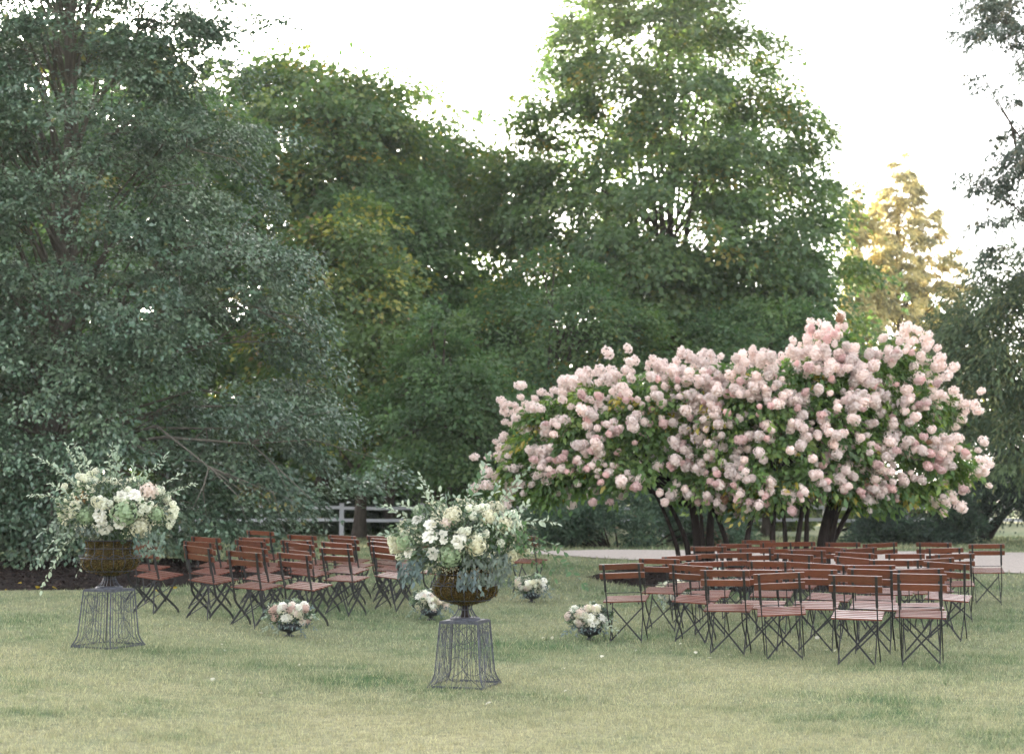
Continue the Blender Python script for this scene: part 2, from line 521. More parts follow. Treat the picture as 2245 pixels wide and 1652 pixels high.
def tree(name, label, cat, rows, d, tx, lump=.16, bough=None, per_bough=9, n=600, per=70, cr=.8, ll=.15, wr=.6, pal=None, m='soft', bark='bark', tr=.2, nl=40, r0=.07, nsub=120,
         inner=.3, depth=.9, droop=.3, flat=.42, group=None, extra=None, trunk_path=None, stems=None, jit=.35, rise=.35, bias=.5, back=.5, up=1.1, lowlimb=.15):
    bx = PD(tx, 1150, d).x
    bz = gz(bx, d)
    root = empty(name, (bx, d, bz), label, cat, group)
    org = np.array([bx, d, bz])
    P, O, ax = crown_clumps(rows, d, bx, n, inner=inner, depth=depth, bias=bias, back=back, lump=lump, bough=bough or cr * 1.5, per_bough=per_bough)
    lo = max(bz + .1, 0)
    ok = P[:, 2] > ground(P[:, 0], P[:, 1]) + .15
    P, O = P[ok], O[ok]
    if extra:
        eP = []; eO = []
        for (x1, y1, x2, y2, dd1, dd2, k, sp) in extra:
            for i in range(k):
                t = (i + random.random()) / k
                p = PD(x1 + (x2 - x1) * t, y1 + (y2 - y1) * t, dd1 + (dd2 - dd1) * t)
                s = sp * (1 - .6 * t)
                eP.append((p.x + random.gauss(0, s), p.y + random.gauss(0, s), p.z + random.gauss(0, s * .6)))
                o_ = Vector((x2 - x1, 0, y1 - y2)).normalized(); eO.append(tuple(o_))
        P = np.concatenate([P, np.array(eP)]); O = np.concatenate([O, np.array(eO)])
    v, f, t = fill_clumps(P, O, per, cr, ll, wr, pal, droop=droop, flat=flat, jit=jit, up=up)
    gz_ = ground(v[:, 0], v[:, 1])
    v[:, 2] = np.maximum(v[:, 2], gz_ + .02)
    link('crown', mesh_np('crown', v, f, M[m], tint=t, origin=org), root)
    top = rows_top(rows, d)
    mb = MB()
    if stems:
        ax_pts = None
        for st in stems:
            pts = [PD(px, py, d + dy) for px, py, dy in st[1]]
            pts = smooth_path(pts, 3)
            k = len(pts)
            mb.tube(pts, [st[0] * (1 - .8 * i / (k - 1)) for i in range(k)], 7)
        pts0 = [PD(px, py, d + dy) for px, py, dy in stems[0][1]]
    else:
        if trunk_path: pts0 = [PD(px, py, d + dy) for px, py, dy in trunk_path]
        else:
            pts0 = [Vector((bx, d, bz - .1)), Vector((bx + .1, d, bz + (top - bz) * .3)), Vector((bx - .1, d + .1, bz + (top - bz) * .6)), Vector((bx, d, top - (top - bz) * .06))]
        pts0[0].z = gz(pts0[0].x, pts0[0].y) - .12
        pts = smooth_path(pts0, 4); k = len(pts)
        rad = [tr * (1 - .88 * i / (k - 1)) for i in range(k)]; rad[0] *= 1.45; rad[1] *= 1.12
        mb.tube(pts, rad, 10)
    zs = [p.z for p in pts0]
    def axis(z):
        return tuple(np.interp(z, zs, [p[i] for p in pts0]) for i in range(3))
    limbs(mb, axis, P, nl, r0, zs[0] + (zs[-1] - zs[0]) * lowlimb, zs[-1], rise, nsub)
    mb.v = [(x - org[0], y - org[1], z - org[2]) for x, y, z in mb.v]
    mb.build('trunk', M[bark], root, smooth=True)
    return root, P, O, org

def rows_top(rows, d):
    return max(PD(0, r[0], d).z for r in rows)

def smooth_path(pts, k):
    """Catmull-Rom through pts"""
    out = []; n = len(pts)
    for i in range(n - 1):
        p0 = pts[max(i - 1, 0)]; p1 = pts[i]; p2 = pts[i + 1]; p3 = pts[min(i + 2, n - 1)]
        for j in range(k):
            t = j / k
            out.append(.5 * ((2 * p1) + (p2 - p0) * t + (2 * p0 - 5 * p1 + 4 * p2 - p3) * t * t + (3 * p1 - p0 - 3 * p2 + p3) * t ** 3))
    out.append(pts[-1])
    return out

# ------------------------------------------------------------------ trees
G1 = [((.068, .106, .060), 5), ((.052, .088, .052), 4), ((.090, .124, .070), 3), ((.14, .12, .03), .12)]
tree('holly_tree', 'huge dark blue-green tree filling the left side, rising from a mulch bed', 'tree',
     [(-330, 60, 260), (-200, 0, 360), (-80, -60, 460), (0, -80, 500), (70, -80, 530), (150, -80, 560), (300, -80, 590), (430, -80, 600), (500, -80, 630), (620, -80, 680),
      (700, -80, 660), (780, -80, 690), (850, -80, 680), (930, -80, 730), (1000, -80, 700), (1060, -80, 690), (1120, -80, 690), (1165, -60, 610), (1190, -30, 420)],
     26.5, 95, n=3900, per=58, cr=.46, ll=.088, wr=.58, pal=G1, m='gloss', bark='greybark', tr=.30, nl=150, r0=.055, nsub=500, inner=.38, droop=.35, flat=.34, up=1.6, bough=.78, lump=.07, depth=.75, back=.4,
     trunk_path=[(90, 1240, 0), (100, 1100, 0), (135, 800, 0), (150, 500, 0), (157, 250, 0), (150, 0, 0), (150, -250, 0)],
     extra=[(560, 1130, 870, 1040, 24.5, 23.6, 26, .30), (420, 80, 655, 40, 25.5, 24.8, 16, .22), (560, 930, 770, 905, 24.5, 24, 14, .25), (520, 620, 715, 655, 25, 24.5, 14, .25), (400, 1150, 680, 1195, 24, 24, 16, .25)])

WG = 'trees of the wood beyond the fence'
PA = [((.085, .130, .045), 5), ((.070, .112, .046), 4), ((.12, .145, .045), 2), ((.22, .18, .05), .4)]
PB = [((.068, .112, .042), 5), ((.055, .096, .040), 4), ((.085, .125, .045), 2)]
PY = [((.095, .135, .045), 4), ((.078, .118, .045), 5), ((.22, .21, .06), .8), ((.20, .15, .08), .4)]  # the yellow leaf colours stand in for sun glints between the trunks
tree('maple_tree', 'tall rounded green tree behind the holly, its crown the highest of the wood', 'tree',
     [(112, 610, 690), (140, 570, 760), (200, 530, 850), (300, 480, 900), (420, 440, 900), (600, 440, 870), (800, 460, 840), (900, 500, 800)], 52, 702, n=1300, per=56, cr=1.1, ll=.215, wr=.68, lump=.1, pal=PA, tr=.26, nl=30, group=WG)
tree('maple_tree', 'tree with sun glints coloured into its leaves beside the dark holly, above the rail fence', 'tree',
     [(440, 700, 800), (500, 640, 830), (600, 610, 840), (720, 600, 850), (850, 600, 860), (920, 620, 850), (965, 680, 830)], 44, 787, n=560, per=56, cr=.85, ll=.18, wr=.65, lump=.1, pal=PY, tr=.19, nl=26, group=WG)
tree('maple_tree', 'green tree sloping down towards the gap of sky left of the big maple', 'tree',
     [(205, 800, 890), (240, 740, 950), (300, 700, 1010), (345, 700, 1060), (420, 720, 1110), (560, 740, 1140), (800, 780, 1160), (950, 800, 1130)], 57, 930, n=1200, per=56, cr=1.15, ll=.225, wr=.68, lump=.1, pal=PA, tr=.25, nl=30, group=WG)
tree('maple_tree', 'mid green tree in the heart of the wood between glint-coloured tree and big maple', 'tree',
     [(330, 760, 860), (400, 690, 930), (520, 650, 980), (650, 680, 1020), (800, 740, 1040), (920, 780, 1000)], 50, 850, n=640, per=56, cr=1., ll=.20, wr=.66, lump=.1, pal=PB, tr=.2, nl=24, group=WG)
tree('small_tree', 'small dense dark tree standing low in front of the wood, left of the hydrangeas', 'tree',
     [(690, 965, 1000), (730, 920, 1050), (800, 880, 1090), (900, 850, 1120), (1000, 845, 1115), (1060, 870, 1090), (1090, 900, 1060)], 40, 975, n=520, per=62, cr=.6, ll=.13, pal=PB, tr=.13, nl=20, inner=.4)
tree('maple_tree', 'dim green tree glimpsed through gaps of the huge left tree', 'tree',
     [(180, 60, 420), (260, 0, 480), (400, -60, 520), (600, -80, 560), (800, -60, 540), (950, 0, 500)], 46, 250, n=420, per=50, cr=1.1, ll=.25, wr=.7, pal=PB, tr=.2, nl=16, nsub=40, group=WG)
tree('spreading_tree', 'wide low tree with spreading bare-ended boughs under the left side of the big maple', 'tree',
     [(560, 1150, 1260), (600, 1100, 1330), (680, 1050, 1400), (760, 1060, 1450), (840, 1080, 1460), (920, 1100, 1420), (1000, 1110, 1380)], 45, 1215, n=560, per=60, cr=.75, ll=.14, pal=PB + [((.2, .17, .05), .6)], tr=.17, nl=40, r0=.07)
tree('spreading_tree', 'dark low tree behind the tallest hydrangea, under the right side of the big maple', 'tree',
     [(650, 1640, 1760), (700, 1560, 1850), (780, 1480, 1920), (880, 1440, 1950), (980, 1460, 1930), (1060, 1500, 1900)], 46, 1680, n=600, per=58, cr=.8, ll=.15, pal=PB, tr=.18, nl=34)

PM = [((.080, .122, .045), 5), ((.065, .102, .045), 4), ((.105, .135, .045), 1.6), ((.20, .17, .05), .25)]
st = [(.22, [(1462, 1130, 0), (1464, 900, 0), (1466, 700, 0), (1470, 450, 0), (1465, 250, 0), (1462, 120, 0)])]
for i, (x, y, dy) in enumerate([(1330, 420, -1.5), (1385, 260, 1), (1420, 120, -.6), (1500, 110, .8), (1545, 260, -1), (1590, 420, 1.5), (1350, 560, 1.8), (1630, 560, -1.8), (1440, 330, 2.2), (1520, 400, -2), (1290, 600, -.5), (1690, 640, .5)]):
    st.append((.11 + .025 * (i % 3), [(1462 + (i % 5 - 2) * 5, 860 - (i % 3) * 60, 0), (1462 + (x - 1462) * .28, 620, dy * .3), (1462 + (x - 1462) * .68, 430 if y < 350 else 560, dy * .7), (x, y, dy)]))
tree('big_maple', 'big broad maple with many upright stems, tallest tree, standing behind the hydrangeas', 'tree',
     [(-240, 1390, 1480), (-140, 1290, 1570), (-60, 1250, 1620), (0, 1235, 1640), (60, 1210, 1660), (120, 1205, 1685), (170, 1200, 1700), (230, 1165, 1760), (300, 1110, 1785), (345, 1085, 1790), (420, 1085, 1815), (500, 1080, 1840), (600, 1090, 1885),
      (680, 1110, 1925), (740, 1180, 1900), (800, 1260, 1820)], 52, 1462, n=1950, per=54, cr=1.0, ll=.205, wr=.68, pal=PM, stems=st, nl=70, r0=.07, nsub=200, inner=.2, bias=.5, lump=.05, bough=.95, per_bough=6,
     extra=[(1190, 330, 1150, 215, 52, 51, 16, .35), (1120, 400, 1085, 330, 52, 51, 10, .3), (1330, 330, 1235, 150, 52, 50.5, 34, .6), (1380, 200, 1225, 40, 52, 50.5, 40, .6), (1400, 90, 1290, -40, 52, 51, 24, .5), (1500, 160, 1560, -40, 52, 51, 26, .6)])

PG = [((.42, .36, .17), 5), ((.33, .29, .13), 4), ((.2, .19, .09), 2)]  # golden-brown needles with the gold of the low sun put into their colour
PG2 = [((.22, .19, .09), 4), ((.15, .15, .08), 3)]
tree('sun_gold_conifer', 'pointed conifer, low-sun gold put into its colour, taller of the two right of the maple', 'tree',
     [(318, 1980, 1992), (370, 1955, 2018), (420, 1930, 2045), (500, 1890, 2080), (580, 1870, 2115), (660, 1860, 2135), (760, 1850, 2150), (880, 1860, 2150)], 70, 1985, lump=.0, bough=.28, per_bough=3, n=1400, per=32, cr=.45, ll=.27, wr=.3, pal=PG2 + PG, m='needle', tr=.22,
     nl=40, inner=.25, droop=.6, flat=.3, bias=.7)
tree('sun_gold_conifer', 'slim pale gold conifer at the maple\'s right edge, shorter of the two', 'tree',
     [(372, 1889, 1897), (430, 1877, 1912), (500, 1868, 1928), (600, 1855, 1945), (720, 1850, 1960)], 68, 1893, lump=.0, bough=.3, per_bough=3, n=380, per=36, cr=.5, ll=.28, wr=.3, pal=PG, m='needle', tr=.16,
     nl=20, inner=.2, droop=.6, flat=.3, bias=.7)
PR = [((.085, .100, .075), 4), ((.065, .085, .065), 4), ((.13, .12, .08), 1)]
tree('larch_tree', 'loose drooping grey-green tree reaching in at the top right corner', 'tree',
     [(-160, 2200, 2600), (-60, 2150, 2620), (20, 2150, 2630), (70, 2120, 2640), (130, 2185, 2640), (190, 2200, 2640), (255, 2150, 2640), (320, 2190, 2640), (390, 2135, 2640), (460, 2120, 2640), (520, 2170, 2620), (560, 2230, 2600)],
     33, 2370, lump=.1, bough=.75, n=720, per=42, cr=.34, ll=.125, wr=.4, pal=PR, m='needle', tr=.22, nl=70, r0=.04, inner=.5, droop=.7, flat=.35,
     extra=[(2260, 60, 2100, 75, 32, 31.6, 16, .16), (2250, 230, 2110, 160, 32, 31.6, 10, .14), (2260, 420, 2100, 385, 32, 31.6, 18, .18), (2260, 470, 2105, 500, 32, 31.6, 10, .16)])
PH = [((.085, .115, .055), 4), ((.065, .095, .055), 4), ((.13, .14, .06), 1.2)]
tree('hemlock_tree', 'feathery green evergreen at the right edge below the larch', 'tree',
     [(535, 2200, 2420), (570, 2120, 2480), (640, 2080, 2500), (740, 2060, 2520), (840, 2050, 2520), (920, 2060, 2520), (980, 2110, 2500), (1020, 2160, 2460)],
     37, 2300, lump=.06, n=1050, per=52, cr=.62, ll=.165, wr=.3, pal=PH, m='needle', tr=.18, nl=40, inner=.35, droop=.75, flat=.3)
PK = [((.040, .058, .042), 5), ((.032, .048, .036), 4), ((.055, .075, .045), 1)]
tree('yew_tree', 'low dark yew with a forked trunk on the bright grass at the right edge', 'tree',
     [(955, 2200, 2330), (990, 2150, 2370), (1040, 2120, 2400), (1090, 2115, 2410), (1125, 2150, 2390)], 42, 2157, n=360, per=64, cr=.5, ll=.12, wr=.35, pal=PK, m='needle', bark='darkbark', tr=.15,
     nl=20, inner=.3, stems=[(.16, [(2157, 1186, 0), (2150, 1160, 0), (2125, 1125, 0), (2110, 1080, 0)]), (.14, [(2160, 1186, 0), (2185, 1150, 0), (2215, 1105, 0), (2240, 1040, 0)])])

def bush(name, label, cat, rows, d, tx, pal, n, per, cr, ll, wr=.3, m='needle', droop=-.25, group=None, depth=.7, flat=.6):
    bx = PD(tx, 1150, d).x; bz = gz(bx, d)
    root = empty(name, (bx, d, bz), label, cat, group)
    P, O, ax = crown_clumps(rows, d, bx, n, inner=.35, depth=depth, back=.5, bias=.5, lump=.06, bough=cr * 1.2)
    P[:, 2] = np.maximum(P[:, 2], ground(P[:, 0], P[:, 1]) + .08)
    v, f, t = fill_clumps(P, O, per, cr, ll, wr, pal, droop=droop, flat=flat, jit=.45)
    v[:, 2] = np.maximum(v[:, 2], ground(v[:, 0], v[:, 1]) + .01)
    link('foliage', mesh_np('foliage', v, f, M[m], tint=t, origin=(bx, d, bz)), root)
    mb = MB()
    for e in P[RNG.choice(len(P), 26, replace=False)]:
        e = Vector(e) - Vector((bx, d, bz)); s = Vector((e.x * .35, e.y * .35, -.03))
        mb.tube([s, s.lerp(e, .5) + Vector((0, 0, .08)), e], [.03, .02, .006], 5, cap=False)
    mb.build('stem', M['darkbark'], root, smooth=True)['kind'] = 'stuff'
    return root
PJ = [((.055, .088, .052), 5), ((.042, .070, .045), 4), ((.075, .11, .055), 2), ((.14, .09, .06), .25)]
bush('juniper_bush', 'wide spreading juniper behind the leftmost hydrangea trunks', 'shrub', [(1072, 1230, 1420), (1090, 1180, 1500), (1120, 1150, 1560), (1160, 1145, 1600), (1188, 1150, 1620)], 36.5, 1360, PJ, 620, 52, .34, .13)
bush('juniper_bush', 'juniper between the middle and right hydrangea trunks, shorter', 'shrub', [(1090, 1560, 1610), (1120, 1545, 1640), (1160, 1540, 1650), (1190, 1540, 1650)], 37.5, 1595, PJ, 130, 50, .32, .12)
bush('juniper_bush', 'dark juniper right of the last hydrangea trunk, in front of the forked yew', 'shrub', [(1075, 1960, 2060), (1100, 1900, 2110), (1140, 1890, 2140), (1175, 1885, 2140), (1190, 1900, 2100)], 38.5, 2000, PK + PJ[:1], 420, 52, .34, .13)
bush('shrub', 'dark leafy shrub behind the left stretch of rail fence', 'shrub', [(1085, 560, 900), (1110, 520, 1000), (1150, 500, 1080), (1172, 500, 1100)], 52, 780, [((.035, .05, .028), 4), ((.05, .07, .03), 2)], 420, 50, .5, .17, .6, 'soft', .2)
bush('hedge', 'clipped hedge with a yellow-green top behind the right stretch of rail fence', 'hedge', [(1113, 1600, 1960), (1120, 1580, 1990), (1150, 1580, 1990)], 56, 1780, [((.06, .085, .03), 4), ((.10, .12, .03), 2)], 330, 50, .34, .13, .6, 'soft', .0, depth=.25)
# grasses and low growth deep in the wood, one mass
def far_wood():
    parts = []
    for (rows, d, n, per, cr, ll, pal) in [
        ([(640, 1050, 2000), (720, 900, 2300), (800, 0, 2500), (900, -300, 2600), (1000, -300, 2600), (1090, -300, 2600), (1120, -200, 2600)], 80, 1500, 26, 1.7, .62, [((.05, .075, .035), 4), ((.04, .06, .035), 4), ((.09, .10, .03), 1)]),
        ([(60, -900, 420), (250, -1000, 520), (400, -1100, 600), (700, -1200, 640), (1000, -1200, 640), (1100, -1000, 640)], 62, 2200, 22, 1.8, .68, [((.06, .085, .035), 4), ((.05, .07, .035), 4), ((.15, .14, .03), 1)]),
        ([(760, -60, 900), (860, -60, 1100), (960, -60, 1300), (1040, 250, 1500), (1100, 250, 1700), (1120, -60, 1700)], 60, 1400, 20, 1.1, .46, [((.05, .08, .035), 4), ((.07, .095, .035), 2)])]:
        cx = PD((rows[-1][1] + rows[-1][2]) / 2, 1000, d).x
        P, O, ax = crown_clumps(rows, d, cx, n, inner=.0, depth=.12, back=1., lump=0, bough=cr)
        P[:, 2] = np.maximum(P[:, 2], .5)
        parts.append(fill_clumps(P, O, per, cr, ll, .6, pal))
    v, f, t = combine(parts)
    v[:, 2] = np.maximum(v[:, 2], .42)
    tag(link('distant_wood', mesh_np('distant_wood', v, f, M['soft'], tint=t)), 'dark mass of woodland far behind the garden trees', 'woodland', kind='stuff')
far_wood()

mulch_bed('mulch_bed', -9.5, 25.0, 6.2, 4.2, 'dark brown mulch bed round the foot of the huge left tree', 14000)
mulch_bed('mulch_bed', 4.3, 24.6, 2.9, 2.5, 'dark mulch bed under the hydrangea trunks behind the right-hand chairs', 5000)

# ------------------------------------------------------------------ flower head meshes
def floret_head(name, m, r, h, nf, fs, seed, pointy=.38):
    rg = np.random.default_rng(seed); C = []; D = []; N = []; L = []
    for i in range(nf):
        t = (i + .5) / nf; z = 1 - 2 * t; ph = i * 2.399963
        rr = math.sqrt(1 - z * z); k = 1 - pointy * max(z, 0)
        j = 1 + rg.normal() * .15
        p = np.array([rr * math.cos(ph) * r * k * j, rr * math.sin(ph) * r * k * j, z * h * j])
        nn = p / np.array([r, r, h]); nn /= np.linalg.norm(nn)
        u = np.cross(nn, rg.normal(size=3)); u /= np.linalg.norm(u); w = np.cross(nn, u)
        tw = rg.random() * 6
        for q in range(4):
            a = q * PI / 2 + tw
            dd = u * math.cos(a) + w * math.sin(a) + nn * (.1 + .7 * rg.random())
            C.append(p + dd * fs * .5); D.append(dd); N.append(nn + rg.normal(size=3) * .35); L.append(fs * (.8 + .4 * rg.random()))
    v, f, t = leaves(np.array(C), np.array(D), np.array(N), np.array(L), 1.0, None)
    # a core so that the head is not see-through
    mb = MB(); mb.lathe([(.001, -h * .7), (r * .5, -h * .5), (r * .68, 0), (r * .5, h * .45), (.001, h * .7)], 8)
    vc = np.array(mb.v); fc = np.array(mb.f) + len(v)
    return mesh_np(name, np.concatenate([v, vc]), np.concatenate([f, fc]), m)

def rose_mesh(name, m, R, seed):
    rg = random.Random(seed); V = []; F = []
    def petal(ang, r0, r1, z0, z1, wid, curl):
        b = len(V); nu, nv = 4, 4
        for i in range(nu):
            t = i / (nu - 1)
            rr = r0 + (r1 - r0) * t ** 1.3 + curl * max(0, t - .6) * R
            zz = z0 + (z1 - z0) * math.sin(t * PI * .55) - curl * max(0, t - .7) * R * .8
            ww = wid * math.sin(PI * (.22 + .62 * t))
            for j in range(nv):
                s = (j / (nv - 1) - .5) * 2
                a = ang + s * ww
                rim = rr * (1 - .12 * s * s) if t > .5 else rr
                V.append((rim * math.cos(a), rim * math.sin(a), zz - .12 * R * s * s * t + rg.gauss(0, .012) * R))
        for i in range(nu - 1):
            for j in range(nv - 1):
                F.append((b + i * nv + j, b + i * nv + j + 1, b + (i + 1) * nv + j + 1, b + (i + 1) * nv + j))
    rings = [(3, .03, .13, .62, .5), (4, .06, .27, .60, .2), (5, .1, .45, .52, .5), (6, .12, .66, .42, .9), (7, .15, .86, .26, 1.1), (7, .15, 1.0, .08, 1.2)]
    for k, (n, a, b_, zt, curl) in enumerate(rings):
        for i in range(n):
            petal(2 * PI * (i + .5 * (k % 2) + rg.random() * .2) / n, a * R, b_ * R, -.25 * R, zt * R, 1.9 * PI / n / 1.6, curl * .25)
    return mesh_np(name, V, F, m, smooth=True)

def leaf_one(name, m, L, w, curl=.15):
    pts = [(0, 0), (.25, .42), (.55, .5), (.82, .3), (1, 0)]
    V = []
    for t, s in pts:
        z = -curl * L * t * t
        V += [(-s * w, t * L, z + .25 * s * w), (0, t * L, z), (s * w, t * L, z + .25 * s * w)]
    F = []
    for i in range(4):
        for j in range(2): F.append((i * 3 + j, i * 3 + j + 1, i * 3 + 4 + j, i * 3 + 3 + j))
    return mesh_np(name, V, F, m, smooth=True)

HEAD = {k: [floret_head('flower_head', M[m], .085, .11, 44, .046, 10 * i + s) for s in range(3)] for i, (k, m) in enumerate((('pink', 'headpink'), ('pale', 'headpale'), ('white', 'headwhite'), ('brown', 'headbrown')))}
LIGHT_HEAD = floret_head('flower_head_small', M['headpale'], .085, .11, 15, .066, 77)
ROSE = [rose_mesh('rose', M['petal'], 1, s) for s in range(3)]
ROSEB = [rose_mesh('rose', M['blush'], 1, s + 7) for s in range(2)]
MOP = {k: floret_head('hydrangea_bloom', M[m], 1, .8, 56, .30, 5, .1) for k, m in (('green', 'greenhyd'), ('cream', 'creamhyd'), ('coral', 'coral'), ('blush', 'blush'))}
BUT = floret_head('button_bloom', M['button'], 1, .85, 30, .55, 3, 0)
LEAFM = {k: leaf_one('leaf', M[k], 1, .5 if k != 'euc' else .42) for k in ('sprig', 'pale', 'euc', 'deep', 'brownleaf')}

# ------------------------------------------------------------------ hydrangea trees
PF = [((.095, .150, .045), 5), ((.070, .120, .042), 4), ((.14, .19, .055), 2), ((.30, .25, .06), .25)]
def hydrangea(label, rows, d, tx, stems, n, nh, whiteness, clusters=None):
    root, P, O, org = tree('hydrangea_tree', label, 'hydrangea', rows, d, tx, n=n, per=44, cr=.34, ll=.13, wr=.5, pal=PF, m='soft', bark='darkbark', nl=40, r0=.035, nsub=120, inner=.45,
                      droop=.45, stems=stems, depth=.6, back=.5, lump=.03, bough=.26, per_bough=3, lowlimb=.5, group='blossoming hydrangea trees')
    z, xl, xr = envelope(rows, d)
    done = 0; pts = []
    tries = 0
    for c_, o_ in zip(P, O):
        q = c_ + o_ * np.array([.5, .5, .45])
        if c_[1] > d + .4 and random.random() < .6: continue
        if (np.linalg.norm(P - q, axis=1) < .30).sum() > 3: continue
        for k in range(9):
            p = Vector(c_ + o_ * (.26 + .1 * random.random())) + Vector((random.gauss(0, .14), random.gauss(0, .10), random.gauss(0, .12) + .05))
            w_ = math.sin(p.x * 2.1 + 1.7 * math.sin(p.z * 1.9)) * math.sin(p.z * 2.7 + 1.3 * math.sin(p.x * 1.3)) + .8 * (p.z - z[0]) / (z[-1] - z[0])
            if w_ < random.random() * .9 - .85: continue
            if any((p - u_).length < .066 for u_ in pts): continue
            pts.append(p)
    random.shuffle(pts); pts = pts[:nh]
    lo, hi = z[0], z[-1]
    rest = []
    pts.sort(key=lambda p: p.y)
    for i, p in enumerate(pts):
        o = Vector((p.x - org[0], (p.y - d) * 1.2, (p.z - (lo + hi) / 2) * 1.1 + .5)).normalized()
        t = (p.z - lo) / (hi - lo); w = whiteness(p, t)
        k = 'white' if random.random() < w else ('pale' if random.random() < .5 else 'pink')
        if random.random() < .012: k = 'brown'
        s = (.36 + .36 * random.random()) * (1.25 if k == 'white' else 1)
        me_ = random.choice(HEAD[k])
        e = (o + Vector((random.gauss(0, .25), random.gauss(0, .25), random.gauss(0, .25)))).to_track_quat('Z', 'Y').to_euler()
        if i < 298: link('flower_head', me_, root, p - Vector(org), e, s)
        else: rest.append((me_, p - Vector(org), e, s))
    if rest:
        V_ = []; F_ = []; b = 0
        base = LIGHT_HEAD; co = np.empty(len(base.vertices) * 3, np.float32); base.vertices.foreach_get('co', co); co = co.reshape(-1, 3)
        fi = np.empty(len(base.loops), np.int32); base.loops.foreach_get('vertex_index', fi); fi = fi.reshape(-1, 4)
        for me_, p, e, s in rest:
            R3 = np.array(e.to_matrix()) * s
            V_.append(co @ R3.T + np.array(p)); F_.append(fi + b); b += len(co)
        link('flower_heads', mesh_np('flower_heads', np.concatenate(V_), np.concatenate(F_), M['headpale']), root)['kind'] = 'stuff'
    return root

HA = [(815, 1420, 1560), (830, 1345, 1630), (850, 1240, 1650), (880, 1185, 1670), (915, 1150, 1680), (955, 1125, 1690), (1000, 1105, 1690), (1045, 1105, 1660), (1075, 1180, 1640)]
HB = [(788, 1600, 1760), (810, 1560, 1830), (860, 1540, 1880), (930, 1540, 1900), (1010, 1550, 1920), (1060, 1590, 1920), (1095, 1640, 1900)]
HC = [(705, 1868, 1905), (725, 1825, 1965), (745, 1805, 1990), (770, 1785, 2015), (820, 1780, 2025), (855, 1770, 2070), (900, 1760, 2100), (980, 1770, 2110), (1030, 1790, 2120), (1060, 1850, 2100), (1085, 1900, 2040)]
hydrangea('pink flowering hydrangea tree with arching dome, leftmost of the three', HA, 25.2, 1530,
          [(.11, [(1535, 1268, 0), (1530, 1190, 0), (1520, 1120, 0), (1500, 1050, 0), (1460, 960, .3)]),
           (.05, [(1492, 1268, 0), (1484, 1200, -.1), (1455, 1120, -.2), (1420, 1060, -.3), (1350, 990, -.5)]),
           (.06, [(1512, 1268, .1), (1505, 1190, .1), (1475, 1120, 0), (1440, 1060, .2), (1400, 960, .5)]),
           (.09, [(1562, 1268, 0), (1556, 1180, 0), (1562, 1100, 0), (1580, 1020, 0), (1600, 940, -.3)]),
           (.06, [(1606, 1265, 0), (1590, 1180, 0), (1568, 1120, .2), (1550, 1050, .3), (1540, 960, .4)]),
           (.05, [(1548, 1268, -.1), (1540, 1180, -.1), (1530, 1080, -.3), (1480, 1000, -.6)])], 660, 800, lambda p, t: .22 + .35 * t)
hydrangea('hydrangea tree with the palest, whitish-pink blooms, middle of the three', HB, 24.2, 1715,
          [(.06, [(1700, 1268, 0), (1694, 1180, 0), (1700, 1100, 0), (1720, 1020, 0), (1720, 940, 0)]),
           (.06, [(1642, 1262, 0), (1638, 1180, 0), (1652, 1110, 0), (1640, 1050, 0), (1620, 980, 0)]),
           (.05, [(1718, 1268, .1), (1722, 1190, .1), (1715, 1110, 0), (1700, 1040, 0), (1690, 960, .2)]),
           (.06, [(1735, 1268, -.1), (1748, 1190, -.1), (1760, 1110, 0), (1775, 1030, -.2), (1800, 960, -.4)]),
           (.055, [(1765, 1268, .1), (1768, 1180, .1), (1772, 1110, .1), (1800, 1020, .2), (1830, 950, .3)])], 440, 560, lambda p, t: .25 + .6 * t)
hydrangea('tall pink hydrangea tree on a thick trunk, rightmost and highest of the three', HC, 24.8, 1805,
          [(.13, [(1803, 1268, 0), (1805, 1190, 0), (1822, 1110, 0), (1850, 1020, 0), (1890, 900, 0), (1900, 800, 0)]),
           (.06, [(1812, 1230, 0), (1850, 1080, -.2), (1930, 1000, -.4), (2000, 930, -.6)]),
           (.05, [(1820, 1200, .1), (1900, 1060, .3), (2020, 1010, .4), (2090, 960, .4)])], 560, 720, lambda p, t: .15 + .2 * t)

# ------------------------------------------------------------------ rail fence
def fence():
    d = 46.5
    root = empty('rail_fence', (PD(1120, 1150, d).x, d, gz(0, d)), 'white post-and-rail fence running across behind the garden', 'fence')
    o = Vector(root.location); sp = 2.55
    xs_ = [PD(749, 1150, d).x + sp * i for i in range(-6, 13)]
    for i, x in enumerate(xs_):
        h = 1.08
        mb = MB(); mb.box((0, 0, h / 2 - .05), (.13, .13, h)); mb.box((0, 0, h - .03), (.15, .15, .03))
        mb.build('post', M['white'], root, loc=(x - o.x, 0, gz(x, d) - o.z))
        if i < len(xs_) - 1:
            for zz in (.55, .93):
                mb = MB(); mb.bar([(0, 0, 0), (sp * .5, 0, -.012), (sp, 0, 0)], .03, .10, across=(0, 1, 0))
                mb.build('rail', M['white'], root, loc=(x - o.x, -.07, gz(x, d) - o.z + zz - .02 + .01 * (i % 3)))
fence()

